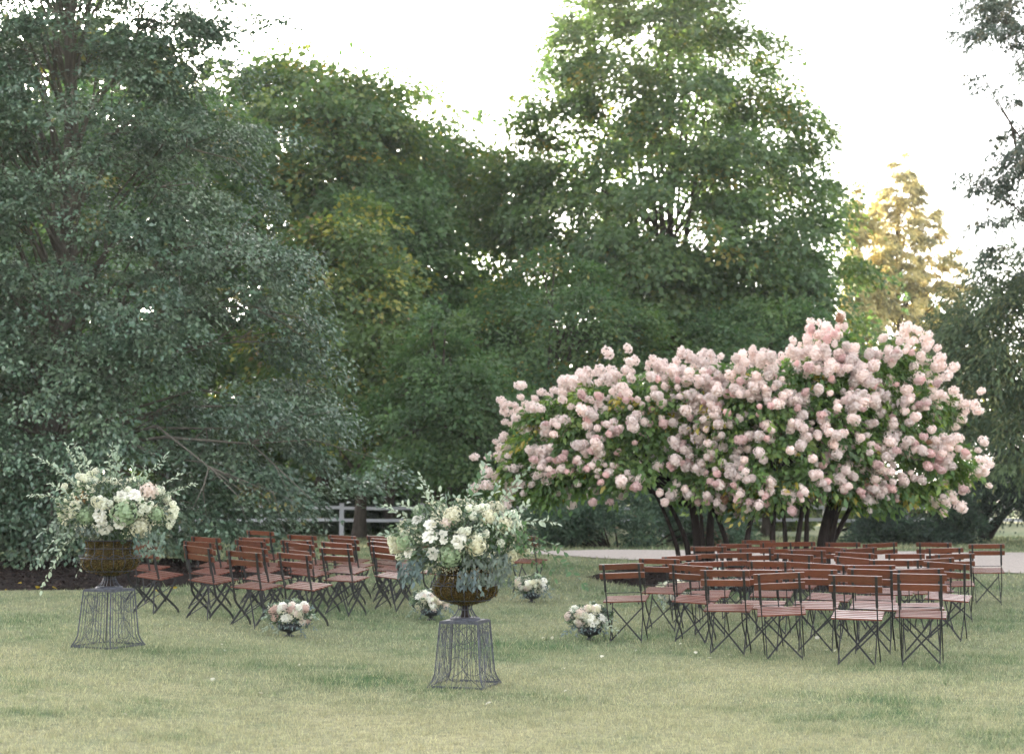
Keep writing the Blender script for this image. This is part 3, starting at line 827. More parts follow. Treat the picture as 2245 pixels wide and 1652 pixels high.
# ------------------------------------------------------------------ folding chairs
def chair():
    root = empty('folding_chair', (0, 0, 0), 'x', 'chair')
    up = [(0, -.30, .84), (0, -.235, .62), (0, -.172, .44), (0, -.145, .32), (0, -.10, .26), (0, .12, .10), (0, .17, .05), (0, .19, 0)]
    lg = [(0, .13, .425), (0, .09, .35), (0, 0, .22), (0, -.13, .10), (0, -.19, .04), (0, -.215, 0)]
    for sx in (-1, 1):
        x = .188 * sx
        mb = MB(); mb.bar([(x, y, z) for _, y, z in up], .0105, .024, across=(1, 0, 0)); mb.build('back_leg', M['iron'], root)
        mb = MB(); mb.bar([(x * .88, y, z) for _, y, z in lg], .0095, .024, across=(1, 0, 0)); mb.build('leg', M['iron'], root)
        # riveted plate behind the slats
        mb = MB(); mb.bar([(x, -.3115, .838), (x, -.247, .61), (x, -.225, .55)], .024, .006, across=(1, 0, 0))
        for k in range(4):
            t = .08 + .27 * k; p = Vector((x, -.3115, .838)).lerp(Vector((x, -.247, .61)), t)
            mb.box(p + Vector((0, -.004, 0)), (.009, .005, .009))
        mb.build('slat_plate', M['iron'], root)
    nrm = Matrix.Rotation(math.radians(-16.5), 3, 'X')
    for z, y in ((.811, -.278), (.716, -.250)):
        mb = MB(); mb.box((0, y, z), (.478, .018, .056), Matrix.Rotation(math.radians(16.5), 3, 'X'))
        mb.box((0, y - .0092, z + .0290), (.476, .012, .007), Matrix.Rotation(math.radians(16.5), 3, 'X'))
        o = mb.build('back_slat', M['slat'], root)
        bv = o.data
    for k in range(5):
        mb = MB(); y = -.155 + .078 * k
        mb.box((0, y, .442 + .0095 * k), (.455, .050, .016), Matrix.Rotation(math.radians(7), 3, 'X')); mb.build('seat_slat', M['seat'], root)
    mb = MB()
    for sx in (-1, 1): mb.bar([(sx * .150, -.185, .420), (sx * .150, .185, .465)], .012, .018, across=(1, 0, 0))
    mb.tube([(-.188, -.172, .436), (.188, -.172, .436)], .006, 6)
    mb.tube([(-.165, .13, .426), (.165, .13, .426)], .006, 6)
    mb.build('seat_frame', M['iron'], root)
    mb = MB(); mb.tube([(-.188, -.205, .535), (.188, -.205, .535)], .0045, 6); mb.build('crossbar', M['iron'], root)
    for sx in (-1, 1):
        a = Vector((-.165 * sx, -.20, .03)); b = Vector((.165 * sx, .105, .37)); dy = .006 * sx
        mb = MB(); mb.bar([a + Vector((0, dy, 0)), a.lerp(b, .5) + Vector((0, dy, 0)), b + Vector((0, dy, 0))], .016, .005, across=(0, 1, .9)); mb.build('brace', M['iron'], root)
    return root

def copy_thing(root):
    r = root.copy(); COL.objects.link(r)
    for ch in root.children:
        c_ = ch.copy(); COL.objects.link(c_); c_.parent = r
        for g_ in ch.children:
            e_ = g_.copy(); COL.objects.link(e_); e_.parent = c_
    return r

# name: (x, distance, slope of the back in the picture)
CL = {'a1': (-4.45, 17.6, 8.9), 'a2': (-4.98, 19.3, 4.9), 'b1': (-3.66, 16.9, 9.8), 'b2': (-3.94, 18.4, 4.6), 'b3': (-4.12, 19.7, 4.6), 'c1': (-3.02, 16.3, 5.3), 'c2': (-3.14, 17.6, 9.6), 'c3': (-3.39, 18.9, 4.8),
      'c4': (-3.51, 19.9, 4.2), 'c5': (-3.71, 21.5, 4.7), 'd1': (-2.52, 16.8, 5.9), 'd2': (-2.79, 18.9, 7.7), 'd3': (-2.88, 19.6, 2.5), 'd4': (-2.99, 20.7, 4.1), 'e1': (-2.21, 18.3, 3.5), 'e2': (-2.35, 19.5, 5.0),
      'e3': (-2.38, 20.6, 4.7), 'e4': (-2.52, 21.6, 4.3), 'f1': (-1.69, 19.2, 7.2), 'f2': (-1.81, 20.3, 6.3), 'f3': (-1.85, 21.2, 4.7), 'f4': (-1.96, 21.8, 3.7), 'g1': (-1.14, 20.2, 6.6), 'g2': (-.62, 21.2, 5.3), 'g3': (.14, 21.9, 3.1)}
CR = [[('4', 2.08, 14.4, 1.3), ('26', 2.58, 14.0, -2.3), ('27', 3.12, 13.45, 2.5), ('40', 3.74, 13.55, 2.1)],
      [('1', 1.19, 15.6, -1.4), ('3', 1.88, 15.8, 4.9), ('24', 2.51, 15.0, 1.4), ('25', 3.03, 14.82, 1.3), ('29', 3.55, 14.6, 3.0), ('39', 4.03, 14.5, -.6)],
      [('2', 1.69, 17.0, 2.5), ('6', 2.20, 16.5, -.9), ('22', 2.90, 16.65, 1.5), ('23', 3.42, 16.2, 4.9), ('28', 3.86, 15.75, .9), ('38', 4.61, 15.8, 5.7)],
      [('5', 2.11, 17.9, -2.8), ('8', 2.75, 18.2, -.6), ('20', 3.37, 17.8, 4.3), ('19', 3.93, 17.2, 7.4), ('36', 4.34, 16.85, 1.3), ('37', 4.98, 17.2, -6.3)],
      [('7', 2.62, 19.6, 1.1), ('11', 3.19, 19.2, 0.), ('13', 3.78, 18.9, 2.), ('18', 4.27, 18.5, 4.5), ('34', 4.89, 18.3, 1.), ('35', 5.53, 18.3, -.8)],
      [('9', 3.06, 20.2, .6), ('12', 3.72, 20.6, .6), ('16', 4.24, 19.8, 4.), ('17', 4.65, 19.5, -4.4), ('33', 5.72, 19.4, 0.)],
      [('10', 3.57, 21.3, 1.5), ('14', 4.04, 20.7, .3), ('15', 4.64, 20.6, 1.), ('30', 5.18, 20.5, -5.6), ('31', 5.87, 20.5, 2.2), ('32', 6.59, 20.4, .5)]]
NTH = ['first', 'second', 'third', 'fourth', 'fifth', 'sixth', 'seventh']
proto = chair(); used = [False]
def place_chair(x, d, slope, label, group, base, yaw=16, lean=1.6):
    r = proto if not used[0] else copy_thing(proto)
    used[0] = True
    rel = slope - base
    psi = math.radians(yaw + 1.6 * rel)                       # facing away and a little to the right
    roll = math.radians(max(-4, min(4.5, (slope - lean) - .12 * 1.6 * rel)))
    fx, fy = math.sin(psi), math.cos(psi)
    gx, gy = x + .285 * fx, d + .285 * fy
    # the feet rest on the lawn: sideways lean from the uneven ground
    z = gz(gx, gy)
    r.location = (gx, gy, z - .006 - abs(math.sin(roll)) * .02)
    r.rotation_euler = Euler((math.radians(random.gauss(0, .8)), roll, -psi), 'XYZ')
    r['label'] = label; r['group'] = group
for k, (x, d, s) in CL.items():
    col_, i = 'abcdefg'.index(k[0]), int(k[1]) - 1
    place_chair(x, d, s, f'slatted folding chair, {NTH[i]} from the front in the {NTH[col_]} file of the left group', 'folding chairs left of the aisle', 5.3, 27, 2.4)
for j, row in enumerate(CR):
    for i, (nm, x, d, s) in enumerate(row):
        place_chair(x, d, s, f'slatted folding chair, {NTH[i]} from the aisle in the {NTH[j]} row of the right group', 'folding chairs right of the aisle', 1.4)

# ------------------------------------------------------------------ wire pedestals and moss urns
def pedestal(c, rot, label):
    root = empty('wire_pedestal', (c.x, c.y, c.z), label, 'pedestal', 'wire pedestals under the moss urns', rz=rot)
    H = .52
    def half(z):                         # half width of the square at height z
        t = 1 - z / H
        return .163 + .030 * t / .78 if t < .78 else .193 + .048 * ((t - .78) / .22) ** 1.6
    zs_ = [H * q for q in (0, .03, .07, .12, .2, .35, .5, .65, .8, 1)]
    def corner(sx, sy): return [(sx * half(z), sy * half(z), z) for z in zs_]
    for nm, z, w in (('top_frame', H, .02), ('base_frame', .008, .018)):
        h = half(z); mb = MB()
        P4 = [(-h, -h, z), (h, -h, z), (h, h, z), (-h, h, z)]
        for i in range(4):
            a_, b_ = Vector(P4[i]), Vector(P4[(i + 1) % 4]); mb.bar([a_, b_], .006, w, across=(0, 0, 1)) if False else mb.box((a_ + b_) / 2, (abs(b_.x - a_.x) + .006, abs(b_.y - a_.y) + .006, w))
        mb.build(nm, M['zinc'], root)
    mb = MB(); mb.box((0, 0, H + .0115), (.30, .30, .004)); mb.build('top_plate', M['zinc'], root)
    for sx in (-1, 1):
        for sy in (-1, 1):
            mb = MB(); mb.tube(corner(sx, sy), .0065, 6); mb.build('corner_rod', M['zinc'], root)
    R4 = [Matrix.Rotation(PI / 2 * k, 3, 'Z') for k in range(4)]
    def on_face(u, z, off=.0): h = half(max(min(z, H), 0)); return Vector((u * h, -h - off, z))
    for R in R4:
        for k in range(1, 10):
            u = -1 + 2 * k / 10 + random.gauss(0, .015)
            mb = MB(); mb.tube([R @ on_face(u + random.gauss(0, .01), z) for z in zs_], .0026, 4); mb.build('wire', M['zinc'], root)
        for cu, cz, rr in ((-.42, .40, .075), (.42, .40, .075), (0, .15, .085), (0, .40, .05)):
            mb = MB(); pts = [R @ on_face(cu + rr / .18 * math.cos(a_), cz + rr * 1.15 * math.sin(a_), .004) for a_ in np.linspace(0, 2 * PI, 20)]
            mb.tube(pts, .0026, 4, cap=False); mb.build('wire_ring', M['zinc'], root)
        for sgn in (-1, 1):
            mb = MB(); pts = [R @ on_face(sgn * (.9 - .85 * math.sin(PI * t)), .02 + (H - .06) * t, .005) for t in np.linspace(0, 1, 14)]
            mb.tube(pts, .0026, 4); mb.build('wire_scroll', M['zinc'], root)
    return root

def urn(c, label, seed):
    rg = np.random.default_rng(seed)
    root = empty('moss_urn', (c.x, c.y, c.z), label, 'urn', 'moss lined wire urns')
    mb = MB(); mb.lathe([(.001, 0), (.125, 0), (.125, .014), (.118, .02), (.105, .022), (.001, .022)], 28); mb.build('foot_ring', M['zinc'], root, smooth=False)
    mb = MB(); mb.lathe([(.001, .02), (.052, .02), (.03, .05), (.03, .1), (.05, .125), (.001, .13)], 16); mb.build('neck_core', M['darkbark'], root, smooth=True)
    prof_neck = [(.105, .02), (.078, .045), (.058, .08), (.052, .11), (.062, .128)]
    prof = [(.062, .128), (.12, .142), (.20, .165), (.256, .205), (.274, .245), (.262, .285), (.232, .315), (.222, .35), (.224, .40), (.238, .445)]
    # moss body
    n = 72; V_ = []; F_ = []; rows_ = []
    pr = []
    for i in range(len(prof) - 1):
        for t in (0, .33, .67): pr.append((prof[i][0] * (1 - t) + prof[i + 1][0] * t, prof[i][1] * (1 - t) + prof[i + 1][1] * t))
    pr.append(prof[-1]); pr += [(.19, .44), (.10, .42), (.001, .42)]
    for i, (r, z) in enumerate(pr):
        for k in range(n):
            a_ = 2 * PI * k / n
            b_ = .010 * math.sin(a_ * 9 + z * 40) * math.sin(z * 70 + a_ * 4) + rg.normal() * .005
            b_ *= 1 if z < .3 else .55
            rr = max(r - .012 + b_, .001) if r > .01 else .001
            V_.append((rr * math.cos(a_), rr * math.sin(a_), z + rg.normal() * .002))
    m_ = len(pr)
    for i in range(m_ - 1):
        for k in range(n):
            k2 = (k + 1) % n; F_.append((i * n + k, i * n + k2, (i + 1) * n + k2, (i + 1) * n + k))
    link('moss_lining', mesh_np('moss_lining', V_, F_, M['moss'], smooth=True), root)
    K = 9000; i_ = rg.integers(0, (m_ - 4) * n, K); C = np.array(V_)[i_] + rg.normal(size=(K, 3)) * .004
    Nn = unit(np.stack([C[:, 0], C[:, 1], (C[:, 2] - .24) * .6], 1)); D_ = unit(Nn + rg.normal(size=(K, 3)) * .9)
    tt = np.array([(.13, .085, .02), (.075, .060, .015), (.17, .10, .025), (.10, .095, .02)])[rg.integers(0, 4, K)] * (.5 + rg.random((K, 1)))
    v, f, t = leaves(C, D_, rg.normal(size=(K, 3)), .014 + .014 * rg.random(K), .3, tt)
    o = link('moss_tufts', mesh_np('moss_tufts', v, f, M['arr'], tint=t), root); o['kind'] = 'stuff'
    def ring(name, r, z, rad=.0035, sc=0, ns=12):
        mb = MB(); pts = []
        for a_ in np.linspace(0, 2 * PI, 97):
            zz = z + sc * abs(math.sin(a_ * ns / 2)); pts.append((r * math.cos(a_), r * math.sin(a_), zz))
        mb.tube(pts, rad, 4, cap=False); mb.build(name, M['zinc'], root)
    ring('rim_wire', .243, .448, .005); ring('ring_wire', .229, .375); ring('ring_wire', .268, .285); ring('scallop_wire', .279, .288, .003, .028, 14); ring('ring_wire', .215, .165)
    ring('ring_wire', .06, .085, .003)
    for k in range(16):
        a_ = 2 * PI * k / 16; mb = MB()
        mb.tube([((r + .003) * math.cos(a_), (r + .003) * math.sin(a_), z) for r, z in prof_neck + prof[1:]], .0026, 4); mb.build('wire', M['zinc'], root)
    return root

# ------------------------------------------------------------------ flower arrangements
def arrange(c0, radii, blooms, sprigs, label, group, seed, fill=2600, droops=None, fillpal=None, off=None, back=16, extra_blossom=380):
    """c0 centre of the mass (world), base at off below; blooms = (px, py, radius in m, kind) seen in the 2500 view"""
    rg = random.Random(seed); rn = np.random.default_rng(seed)
    base = Vector(off); root = empty('flower_arrangement', base, label, 'flowers', group)
    rx, ry, rz_ = radii
    def surf(px, py, k=1.):
        p = PS(px, py, c0.y); dx, dz = (p.x - c0.x) / rx, (p.z - c0.z) / rz_
        q = max(0., 1 - dx * dx - dz * dz)
        dyy = -ry * math.sqrt(q) * k
        return PS(px, py, c0.y + dyy * .95)
    def outn(p):
        v = Vector(((p.x - c0.x) / rx ** 1.2, (p.y - c0.y) / ry ** 1.2, (p.z - c0.z) / rz_ ** 1.2 + .35)); return v.normalized()
    def put(kind, p, r, tilt=.25):
        o = outn(p) + Vector((0, -.35, 0)) + Vector((rg.gauss(0, tilt), rg.gauss(0, tilt), rg.gauss(0, tilt)))
        e = o.normalized().to_track_quat('Z', 'Y').to_euler()
        me_ = {'rose': lambda: rg.choice(ROSE), 'brose': lambda: rg.choice(ROSEB), 'button': lambda: BUT, 'green': lambda: MOP['green'], 'cream': lambda: MOP['cream'], 'coral': lambda: MOP['coral'], 'blush': lambda: MOP['blush']}[kind]()
        nm = 'rose' if kind in ('rose', 'brose') else ('button_bloom' if kind == 'button' else 'hydrangea_bloom')
        link(nm, me_, root, p - base, e, r)
    for px, py, r, kind in blooms: put(kind, surf(px, py), r)
    # the far side, unseen from here but real
    for i in range(back):
        a_ = rg.uniform(.15, PI - .15); b_ = rg.uniform(-.3, 1.1)
        p = Vector((c0.x + rx * math.cos(a_) * math.cos(b_), c0.y + ry * math.sin(a_) * math.cos(b_), c0.z + rz_ * math.sin(b_)))
        kk = rg.choice(['rose', 'button', 'button', 'green', 'cream']); sc_ = rx / .55
        put(kk, p, {'rose': .065, 'button': .028, 'green': .07, 'cream': .07}[kk] * min(1, sc_ + .2))
    # mass of foliage
    q = rnd_dir(fill); q *= (.35 + .75 * rn.random((fill, 1)) ** .5) * (1 + .12 * np.sin(9 * q[:, :1] + seed) * np.sin(8 * q[:, 2:3]))
    C = q * np.array([rx, ry, rz_]) * .97 + np.array(c0)
    cols = np.array(fillpal or [(.07, .11, .05), (.10, .14, .08), (.19, .23, .16), (.13, .17, .13)])
    T = cols[rn.integers(0, len(cols), fill)] * (.6 + .7 * rn.random((fill, 1)))
    sc_ = .75 + .25 * rx / .55
    v, f, t = leaves(C, unit(q + rn.normal(size=(fill, 3)) * .4), unit(q + rn.normal(size=(fill, 3)) * .6 + np.array([0, 0, .4])), (.035 + .04 * rn.random(fill)) * sc_, .5, T)
    # tiny filler blossom
    K = extra_blossom; q = rnd_dir(K); q[:, 1] = -np.abs(q[:, 1]) * .9; q = unit(q + rn.normal(size=(K, 3)) * .05)
    C = q * np.array([rx, ry, rz_]) * (.95 + .1 * rn.random((K, 1))) + np.array(c0)
    g_ = np.sin(C[:, 0] * 14) * np.sin(C[:, 2] * 17) > -.1; C = C[g_]; q = q[g_]; K = len(C)
    C5 = np.repeat(C, 4, 0) + rn.normal(size=(K * 4, 3)) * .008; q5 = np.repeat(q, 4, 0)
    v2, f2, t2 = leaves(C5, rn.normal(size=(K * 4, 3)), q5 + rn.normal(size=(K * 4, 3)) * .3, .018, 1., np.array([(.68, .64, .48)]) * (.7 + .4 * rn.random((K * 4, 1))))
    V_, F_, T_ = combine([(v, f, t), (v2, f2, t2)])
    o = link('foliage', mesh_np('foliage', V_, F_, M['arr'], tint=T_, origin=tuple(base)), root); o['kind'] = 'stuff'
    lc, ld, ln_, ll_, lt = [], [], [], [], []
    for sp in sprigs:
        px, py, kind, ls = sp[:4]; sag = sp[4] if len(sp) > 4 else .12
        dy = sp[5] if len(sp) > 5 else rg.uniform(-.25, .15)
        tip = PS(px, py, c0.y + dy); st_ = c0 + Vector(((tip.x - c0.x) * .25, dy * .3, min(.0, tip.z - c0.z) * .2))
        ctrl = st_.lerp(tip, .55) + Vector((rg.gauss(0, .05), rg.gauss(0, .06), sag * (tip - st_).length)) 
        pts = [(st_ * (1 - t_) ** 2 + ctrl * 2 * t_ * (1 - t_) + tip * t_ * t_) for t_ in np.linspace(0, 1, 9)]
        pts = [p + Vector((rg.gauss(0, .006), rg.gauss(0, .006), rg.gauss(0, .006))) for p in pts[:-1]] + [pts[-1]]
        mb = MB(); mb.tube([p - base for p in pts], [.004 - .0003 * i for i in range(9)], 4, cap=False)
        b = mb.build('branch', M['stem'], root)
        Ln = (tip - st_).length; cnt = max(8, int(Ln * .75 / (ls * .36))); quota = 286 // len(sprigs)
        for i in range(cnt):
            t_ = min(1, .22 + .78 * (i + .5 + rg.gauss(0, .35)) / cnt); t_ = max(t_, .2); kx = t_ * 8; a_ = int(min(kx, 7)); p = pts[a_].lerp(pts[a_ + 1], kx - a_)
            dirv = (pts[a_ + 1] - pts[a_]).normalized()
            side = dirv.cross(Vector((rg.gauss(0, .6), -1, rg.gauss(0, .6)))).normalized() * (1 if i % 2 else -1)
            dd = (dirv * rg.uniform(.3, 1.1) + side * rg.uniform(.3, 1.) + Vector((rg.gauss(0, .35), rg.gauss(0, .45), rg.gauss(0, .35)))).normalized()
            if i == cnt - 1: dd = dirv
            up_ = Vector((rg.gauss(0, .4), -.6, .8)); zx = (up_ - dd * up_.dot(dd)).normalized(); xx = dd.cross(zx)
            kk = kind if kind != 'mix' else rg.choice(['sprig', 'sprig', 'pale', 'deep'])
            size_ = ls * rg.uniform(.75, 1.55) * (1 - .2 * t_)
            if cnt - i <= quota:                     # the outer leaves, which show singly, are parts of their branch
                R3 = Matrix((xx, dd, zx)).transposed()
                link('leaf', LEAFM[kk], b, p - base, R3.to_euler(), size_)
            else:
                lc.append(tuple(p + dd * size_ * .5)); ld.append(tuple(dd)); ln_.append(tuple(zx)); ll_.append(size_)
                lt.append({'sprig': (.27, .33, .24), 'pale': (.36, .41, .30), 'euc': (.15, .20, .20), 'deep': (.07, .13, .05)}[kk])
    if lc:
        v, f, t = leaves(np.array(lc), np.array(ld), np.array(ln_), np.array(ll_), .5, np.array(lt))
        link('sprig_leaves', mesh_np('sprig_leaves', v, f, M['arr'], tint=t, origin=tuple(base)), root)['kind'] = 'stuff'
    # hanging bunches of eucalyptus, joined
    if droops:
        Cs = []; Ds = []; Ts = []; Ls = []
        for (px, py, wpx, hpx, k, colr, L_) in droops:
            for i in range(k):
                p = PS(px + rg.uniform(-.5, .5) * wpx, py + rg.uniform(-.5, .5) * hpx, c0.y); dx = (p.x - c0.x) / rx
                yy = c0.y - ry * math.sqrt(max(.1, 1 - min(1, dx * dx))) * rg.uniform(.55, 1.0); p = PS(px + rg.uniform(-.5, .5) * wpx, py + rg.uniform(-.5, .5) * hpx, yy)
                Cs.append(tuple(p)); Ds.append((rg.gauss(0, .6), rg.gauss(0, .4) - .1, -1 + rg.gauss(0, .3))); Ls.append(L_ * rg.uniform(.7, 1.2)); w_ = rg.uniform(.6, 1.35); Ts.append(tuple(q_ * w_ for q_ in colr))
        n_ = len(Cs)
        v, f, t = leaves(np.array(Cs), np.array(Ds), rn.normal(size=(n_, 3)) * .5 + np.array([0, -1, .2]), np.array(Ls), .42, np.array(Ts))
        o = link('hanging_eucalyptus', mesh_np('hanging_eucalyptus', v, f, M['arr'], tint=t, origin=tuple(base)), root); o['kind'] = 'stuff'
    return root

# left pedestal, urn and flowers
def za(x, y): return 50 + x * .34509, 1050 + y * .34504     # the zoomed view in which the left one was measured
def zb(x, y): return 900 + x * .37543, 1100 + y * .37530
GA = GS(262, 1577); GB = GS(1135, 1672)
GA.y += 0.02
pedestal(GA, math.radians(26) * -1 + PI / 2 * 0, 'left wire pedestal of weathered grey metal, near the dark mulch bed')
urn(GA + Vector((0, 0, .5335)), 'moss urn on the left pedestal, trailing sprays hanging beside it', 3)
pedestal(GB, math.radians(17) * -1, 'right wire pedestal of weathered grey metal, nearest the camera')
urn(GB + Vector((0, 0, .5335)), 'moss urn on the right pedestal, half hidden by blue-grey eucalyptus', 4)

m1 = 1 / 266.  # metres per pixel of the 2500 view at the left pedestal
bl = []
for x, y, r in ((588, 685, 62), (700, 650, 48), (560, 600, 48), (805, 455, 46), (715, 465, 42)): bl.append((*za(x, y), r * .345 * m1, 'rose'))
for x, y, r, k in ((470, 605, 56, 'green'), (735, 580, 80, 'green'), (850, 690, 64, 'cream'), (905, 430, 58, 'blush'), (300, 600, 40, 'green'), (960, 590, 46, 'green'), (550, 510, 40, 'cream')): bl.append((*za(x, y), r * .345 * m1, k))
for x, y in ((412, 325), (443, 330), (490, 310), (533, 288), (468, 348), (495, 348), (530, 372), (409, 380), (487, 396), (532, 340), (312, 398), (332, 487), (375, 520), (415, 520), (365, 555), (405, 563), (365, 600), (330, 560),
             (327, 655), (308, 600), (520, 490), (560, 485), (595, 500), (632, 518), (550, 530), (590, 535), (850, 500), (878, 530), (862, 545), (900, 560), (918, 525), (850, 580), (970, 430), (1000, 450), (1040, 475), (998, 420),
             (1078, 522), (1070, 570), (1098, 560), (1042, 618), (1085, 600), (1053, 672), (1070, 645), (660, 360), (793, 350), (1090, 590), (760, 420), (685, 480), (740, 490)):
    bl.append((*za(x, y), 20 * .345 * m1, 'button'))
sp = [(*za(x, y), k, l, s) for x, y, k, l, s in (
    (105, 180, 'pale', .045, .1), (250, 260, 'sprig', .05, .1), (320, 100, 'pale', .045, .02), (375, 75, 'sprig', .045, .02), (430, 140, 'pale', .05, .0), (650, 95, 'sprig', .055, 0), (690, 130, 'sprig', .055, 0), (620, 180, 'pale', .05, 0),
    (720, 230, 'sprig', .055, 0), (1035, 170, 'sprig', .045, .05), (880, 255, 'sprig', .05, .0), (1135, 310, 'pale', .045, .08), (1250, 380, 'pale', .04, .1), (60, 460, 'pale', .045, .12), (200, 380, 'pale', .045, .1),
    (150, 1135, 'pale', .05, .35), (120, 965, 'sprig', .05, .35), (125, 745, 'sprig', .05, .3), (400, 1015, 'pale', .05, .45), (220, 860, 'sprig', .05, .35), (560, 260, 'sprig', .05, 0), (800, 250, 'mix', .05, 0), (1100, 440, 'mix', .05, .05))]
c0 = GA + Vector((.03, -.02, 1.20))
px1, py1 = za(665, 560); c0 = PS(px1, py1, GA.y - .02)
arrange(c0, (.50, .42, .30), bl, sp, 'large white and green flower arrangement filling the left moss urn', 'large arrangements in the moss urns', 21, fill=3000,
        droops=[(za(940, 800)[0], za(940, 800)[1], 55, 62, 120, (.17, .22, .17), .055), (za(480, 710)[0], za(480, 710)[1], 60, 26, 60, (.15, .18, .15), .05), (za(830, 810)[0], za(830, 810)[1], 22, 50, 40, (.10, .15, .12), .05), (za(320, 720)[0], za(320, 720)[1], 60, 40, 70, (.14, .17, .13), .05), (za(430, 470)[0], za(430, 470)[1], 26, 26, 7, (.30, .18, .08), .09)], off=(GA.x, GA.y, GA.z + .96))

m2 = 1 / 296.
bl = []
for x, y, r in ((398, 555, 55), (588, 590, 48), (418, 668, 42), (318, 445, 44), (400, 480, 42), (258, 660, 38), (485, 535, 28), (488, 580, 28), (610, 540, 26), (1000, 480, 24)): bl.append((*zb(x, y), r * .375 * m2, 'rose'))
for x, y, r, k in ((530, 680, 66, 'green'), (550, 420, 52, 'cream'), (700, 615, 58, 'cream'), (235, 590, 52, 'green'), (180, 620, 44, 'cream'), (985, 620, 56, 'cream'), (505, 470, 34, 'blush'), (925, 680, 48, 'cream'), (880, 480, 50, 'cream'), (780, 430, 44, 'cream'), (840, 370, 40, 'cream')):
    bl.append((*zb(x, y), r * .375 * m2, k))
for x, y in ((655, 375), (700, 378), (735, 368), (765, 370), (678, 425), (960, 430), (965, 470), (935, 410), (605, 522), (640, 520), (510, 440), (150, 600), (160, 640), (145, 570), (175, 560), (200, 690), (230, 540), (900, 420), (860, 600), (1010, 660), (1040, 640), (940, 640), (720, 560), (760, 540)):
    bl.append((*zb(x, y), 21 * .375 * m2, 'button'))
sp = [(*zb(x, y), k, l, s) for x, y, k, l, s in (
    (95, 355, 'pale', .06, .1), (200, 345, 'pale', .055, .08), (335, 160, 'pale', .045, .05), (350, 235, 'pale', .055, .05), (465, 255, 'pale', .055, .0), (560, 300, 'sprig', .045, 0), (650, 235, 'mix', .055, .0), (782, 30, 'mix', .055, .0),
    (740, 150, 'mix', .055, 0), (850, 210, 'mix', .055, 0), (1040, 115, 'sprig', .05, .05), (970, 225, 'pale', .055, 0), (1030, 340, 'pale', .06, .08), (1235, 478, 'pale', .05, .22), (1140, 640, 'sprig', .055, .35),
    (1412, 888, 'deep', .055, .38), (1280, 665, 'deep', .05, .25), (1210, 830, 'deep', .05, .5), (80, 545, 'sprig', .045, .1), (1100, 760, 'deep', .05, .4), (960, 780, 'euc', .06, .3), (230, 860, 'euc', .055, .3), (300, 850, 'euc', .055, .3))]
px1, py1 = zb(590, 560); c0 = PS(px1, py1, GB.y - .02)
arrange(c0, (.52, .42, .31), bl, sp, 'large cream and eucalyptus flower arrangement filling the right moss urn', 'large arrangements in the moss urns', 22, fill=3000,
        droops=[(zb(760, 780)[0], zb(760, 780)[1], 125, 80, 260, (.15, .18, .145), .06), (zb(640, 850)[0], zb(640, 850)[1], 50, 45, 40, (.15, .19, .19), .06), (zb(260, 790)[0], zb(260, 790)[1], 60, 50, 90, (.12, .16, .15), .06), (zb(640, 800)[0], zb(640, 800)[1], 90, 30, 60, (.30, .24, .15), .02),
                (zb(730, 920)[0], zb(730, 920)[1], 14, 24, 6, (.2, .25, .22), .06), (zb(880, 560)[0], zb(880, 560)[1], 110, 70, 160, (.09, .15, .06), .055), (zb(830, 480)[0], zb(830, 480)[1], 110, 60, 120, (.42, .48, .36), .05)], off=(GB.x, GB.y, GB.z + .96))

# ------------------------------------------------------------------ evening haze
def haze():
    mb = MB(); mb.box((0, 60, 14), (260, 300, 32))
    m = bpy.data.materials.new('haze'); m.use_nodes = True; n, l = m.node_tree.nodes, m.node_tree.links; n.clear()
    v = n.new('ShaderNodeVolumePrincipled'); v.inputs['Density'].default_value = .0004; v.inputs['Color'].default_value = (1, .98, .95, 1); v.inputs['Anisotropy'].default_value = .4
    o = n.new('ShaderNodeOutputMaterial'); l.new(v.outputs[0], o.inputs['Volume'])
    tag(mb.build('haze', m), 'thin pale evening haze between the trees', kind='stuff')
haze()

# small urns lining the aisle
def small_urn(px, py, seed, label_u, label_f, coral, sc=1.):
    g = GS(px, py); u = empty('small_urn', g, label_u, 'urn', 'small black urns along the aisle')
    mb = MB(); mb.lathe([(.001, 0), (.055, 0), (.055, .012), (.028, .022), (.024, .04), (.05, .052), (.10, .065), (.125, .09), (.13, .115), (.122, .128), (.135, .14), (.135, .146), (.115, .142), (.001, .13)], 28)
    mb.v = [(x * sc, y * sc, z * sc) for x, y, z in mb.v]
    mb.build('bowl', M['bowl'], u, smooth=True)
    rg = random.Random(seed); c = g + Vector((0, 0, .25 * sc)); rx, rz_ = .24 * sc, .13 * sc
    bl = []; s_ = 3571 / g.y
    for k in range(26):
        a_ = rg.uniform(0, PI * 2); q = math.sqrt(rg.random()) * .95
        kind = rg.choices(['rose', 'brose', 'cream', 'coral' if coral else 'blush', 'button'], [5, 2, 3, 1.6, 5])[0]
        r = {'rose': .048, 'brose': .042, 'cream': .04, 'coral': .04, 'blush': .045, 'button': .022}[kind] * sc
        cpx = 1250 + (c.x / c.y) * 3571
        # pixel of the mass centre
        bl.append((cpx + q * math.cos(a_) * rx * s_, py - .25 * sc * s_ + q * math.sin(a_) * rz_ * s_, r, kind))
    sp = [(px + dx * s_, py + dz * s_, rg.choice(['pale', 'sprig', 'euc']), .04, .1) for dx, dz in ((-.28, -.2), (-.22, -.36), (.05, -.42), (.25, -.33), (.3, -.2), (.29, -.08), (-.3, -.05), (.17, -.0), (-.15, -.01))]
    arrange(c, (rx, rx * .85, rz_), bl, sp, label_f, 'small arrangements in the aisle urns', seed, fill=1100, off=tuple(g + Vector((0, 0, .13 * sc))), back=6, extra_blossom=160,
            droops=[(px, py - .12 * s_ * sc, .4 * s_ * sc, .1 * s_ * sc, 40, (.14, .18, .17), .045)])
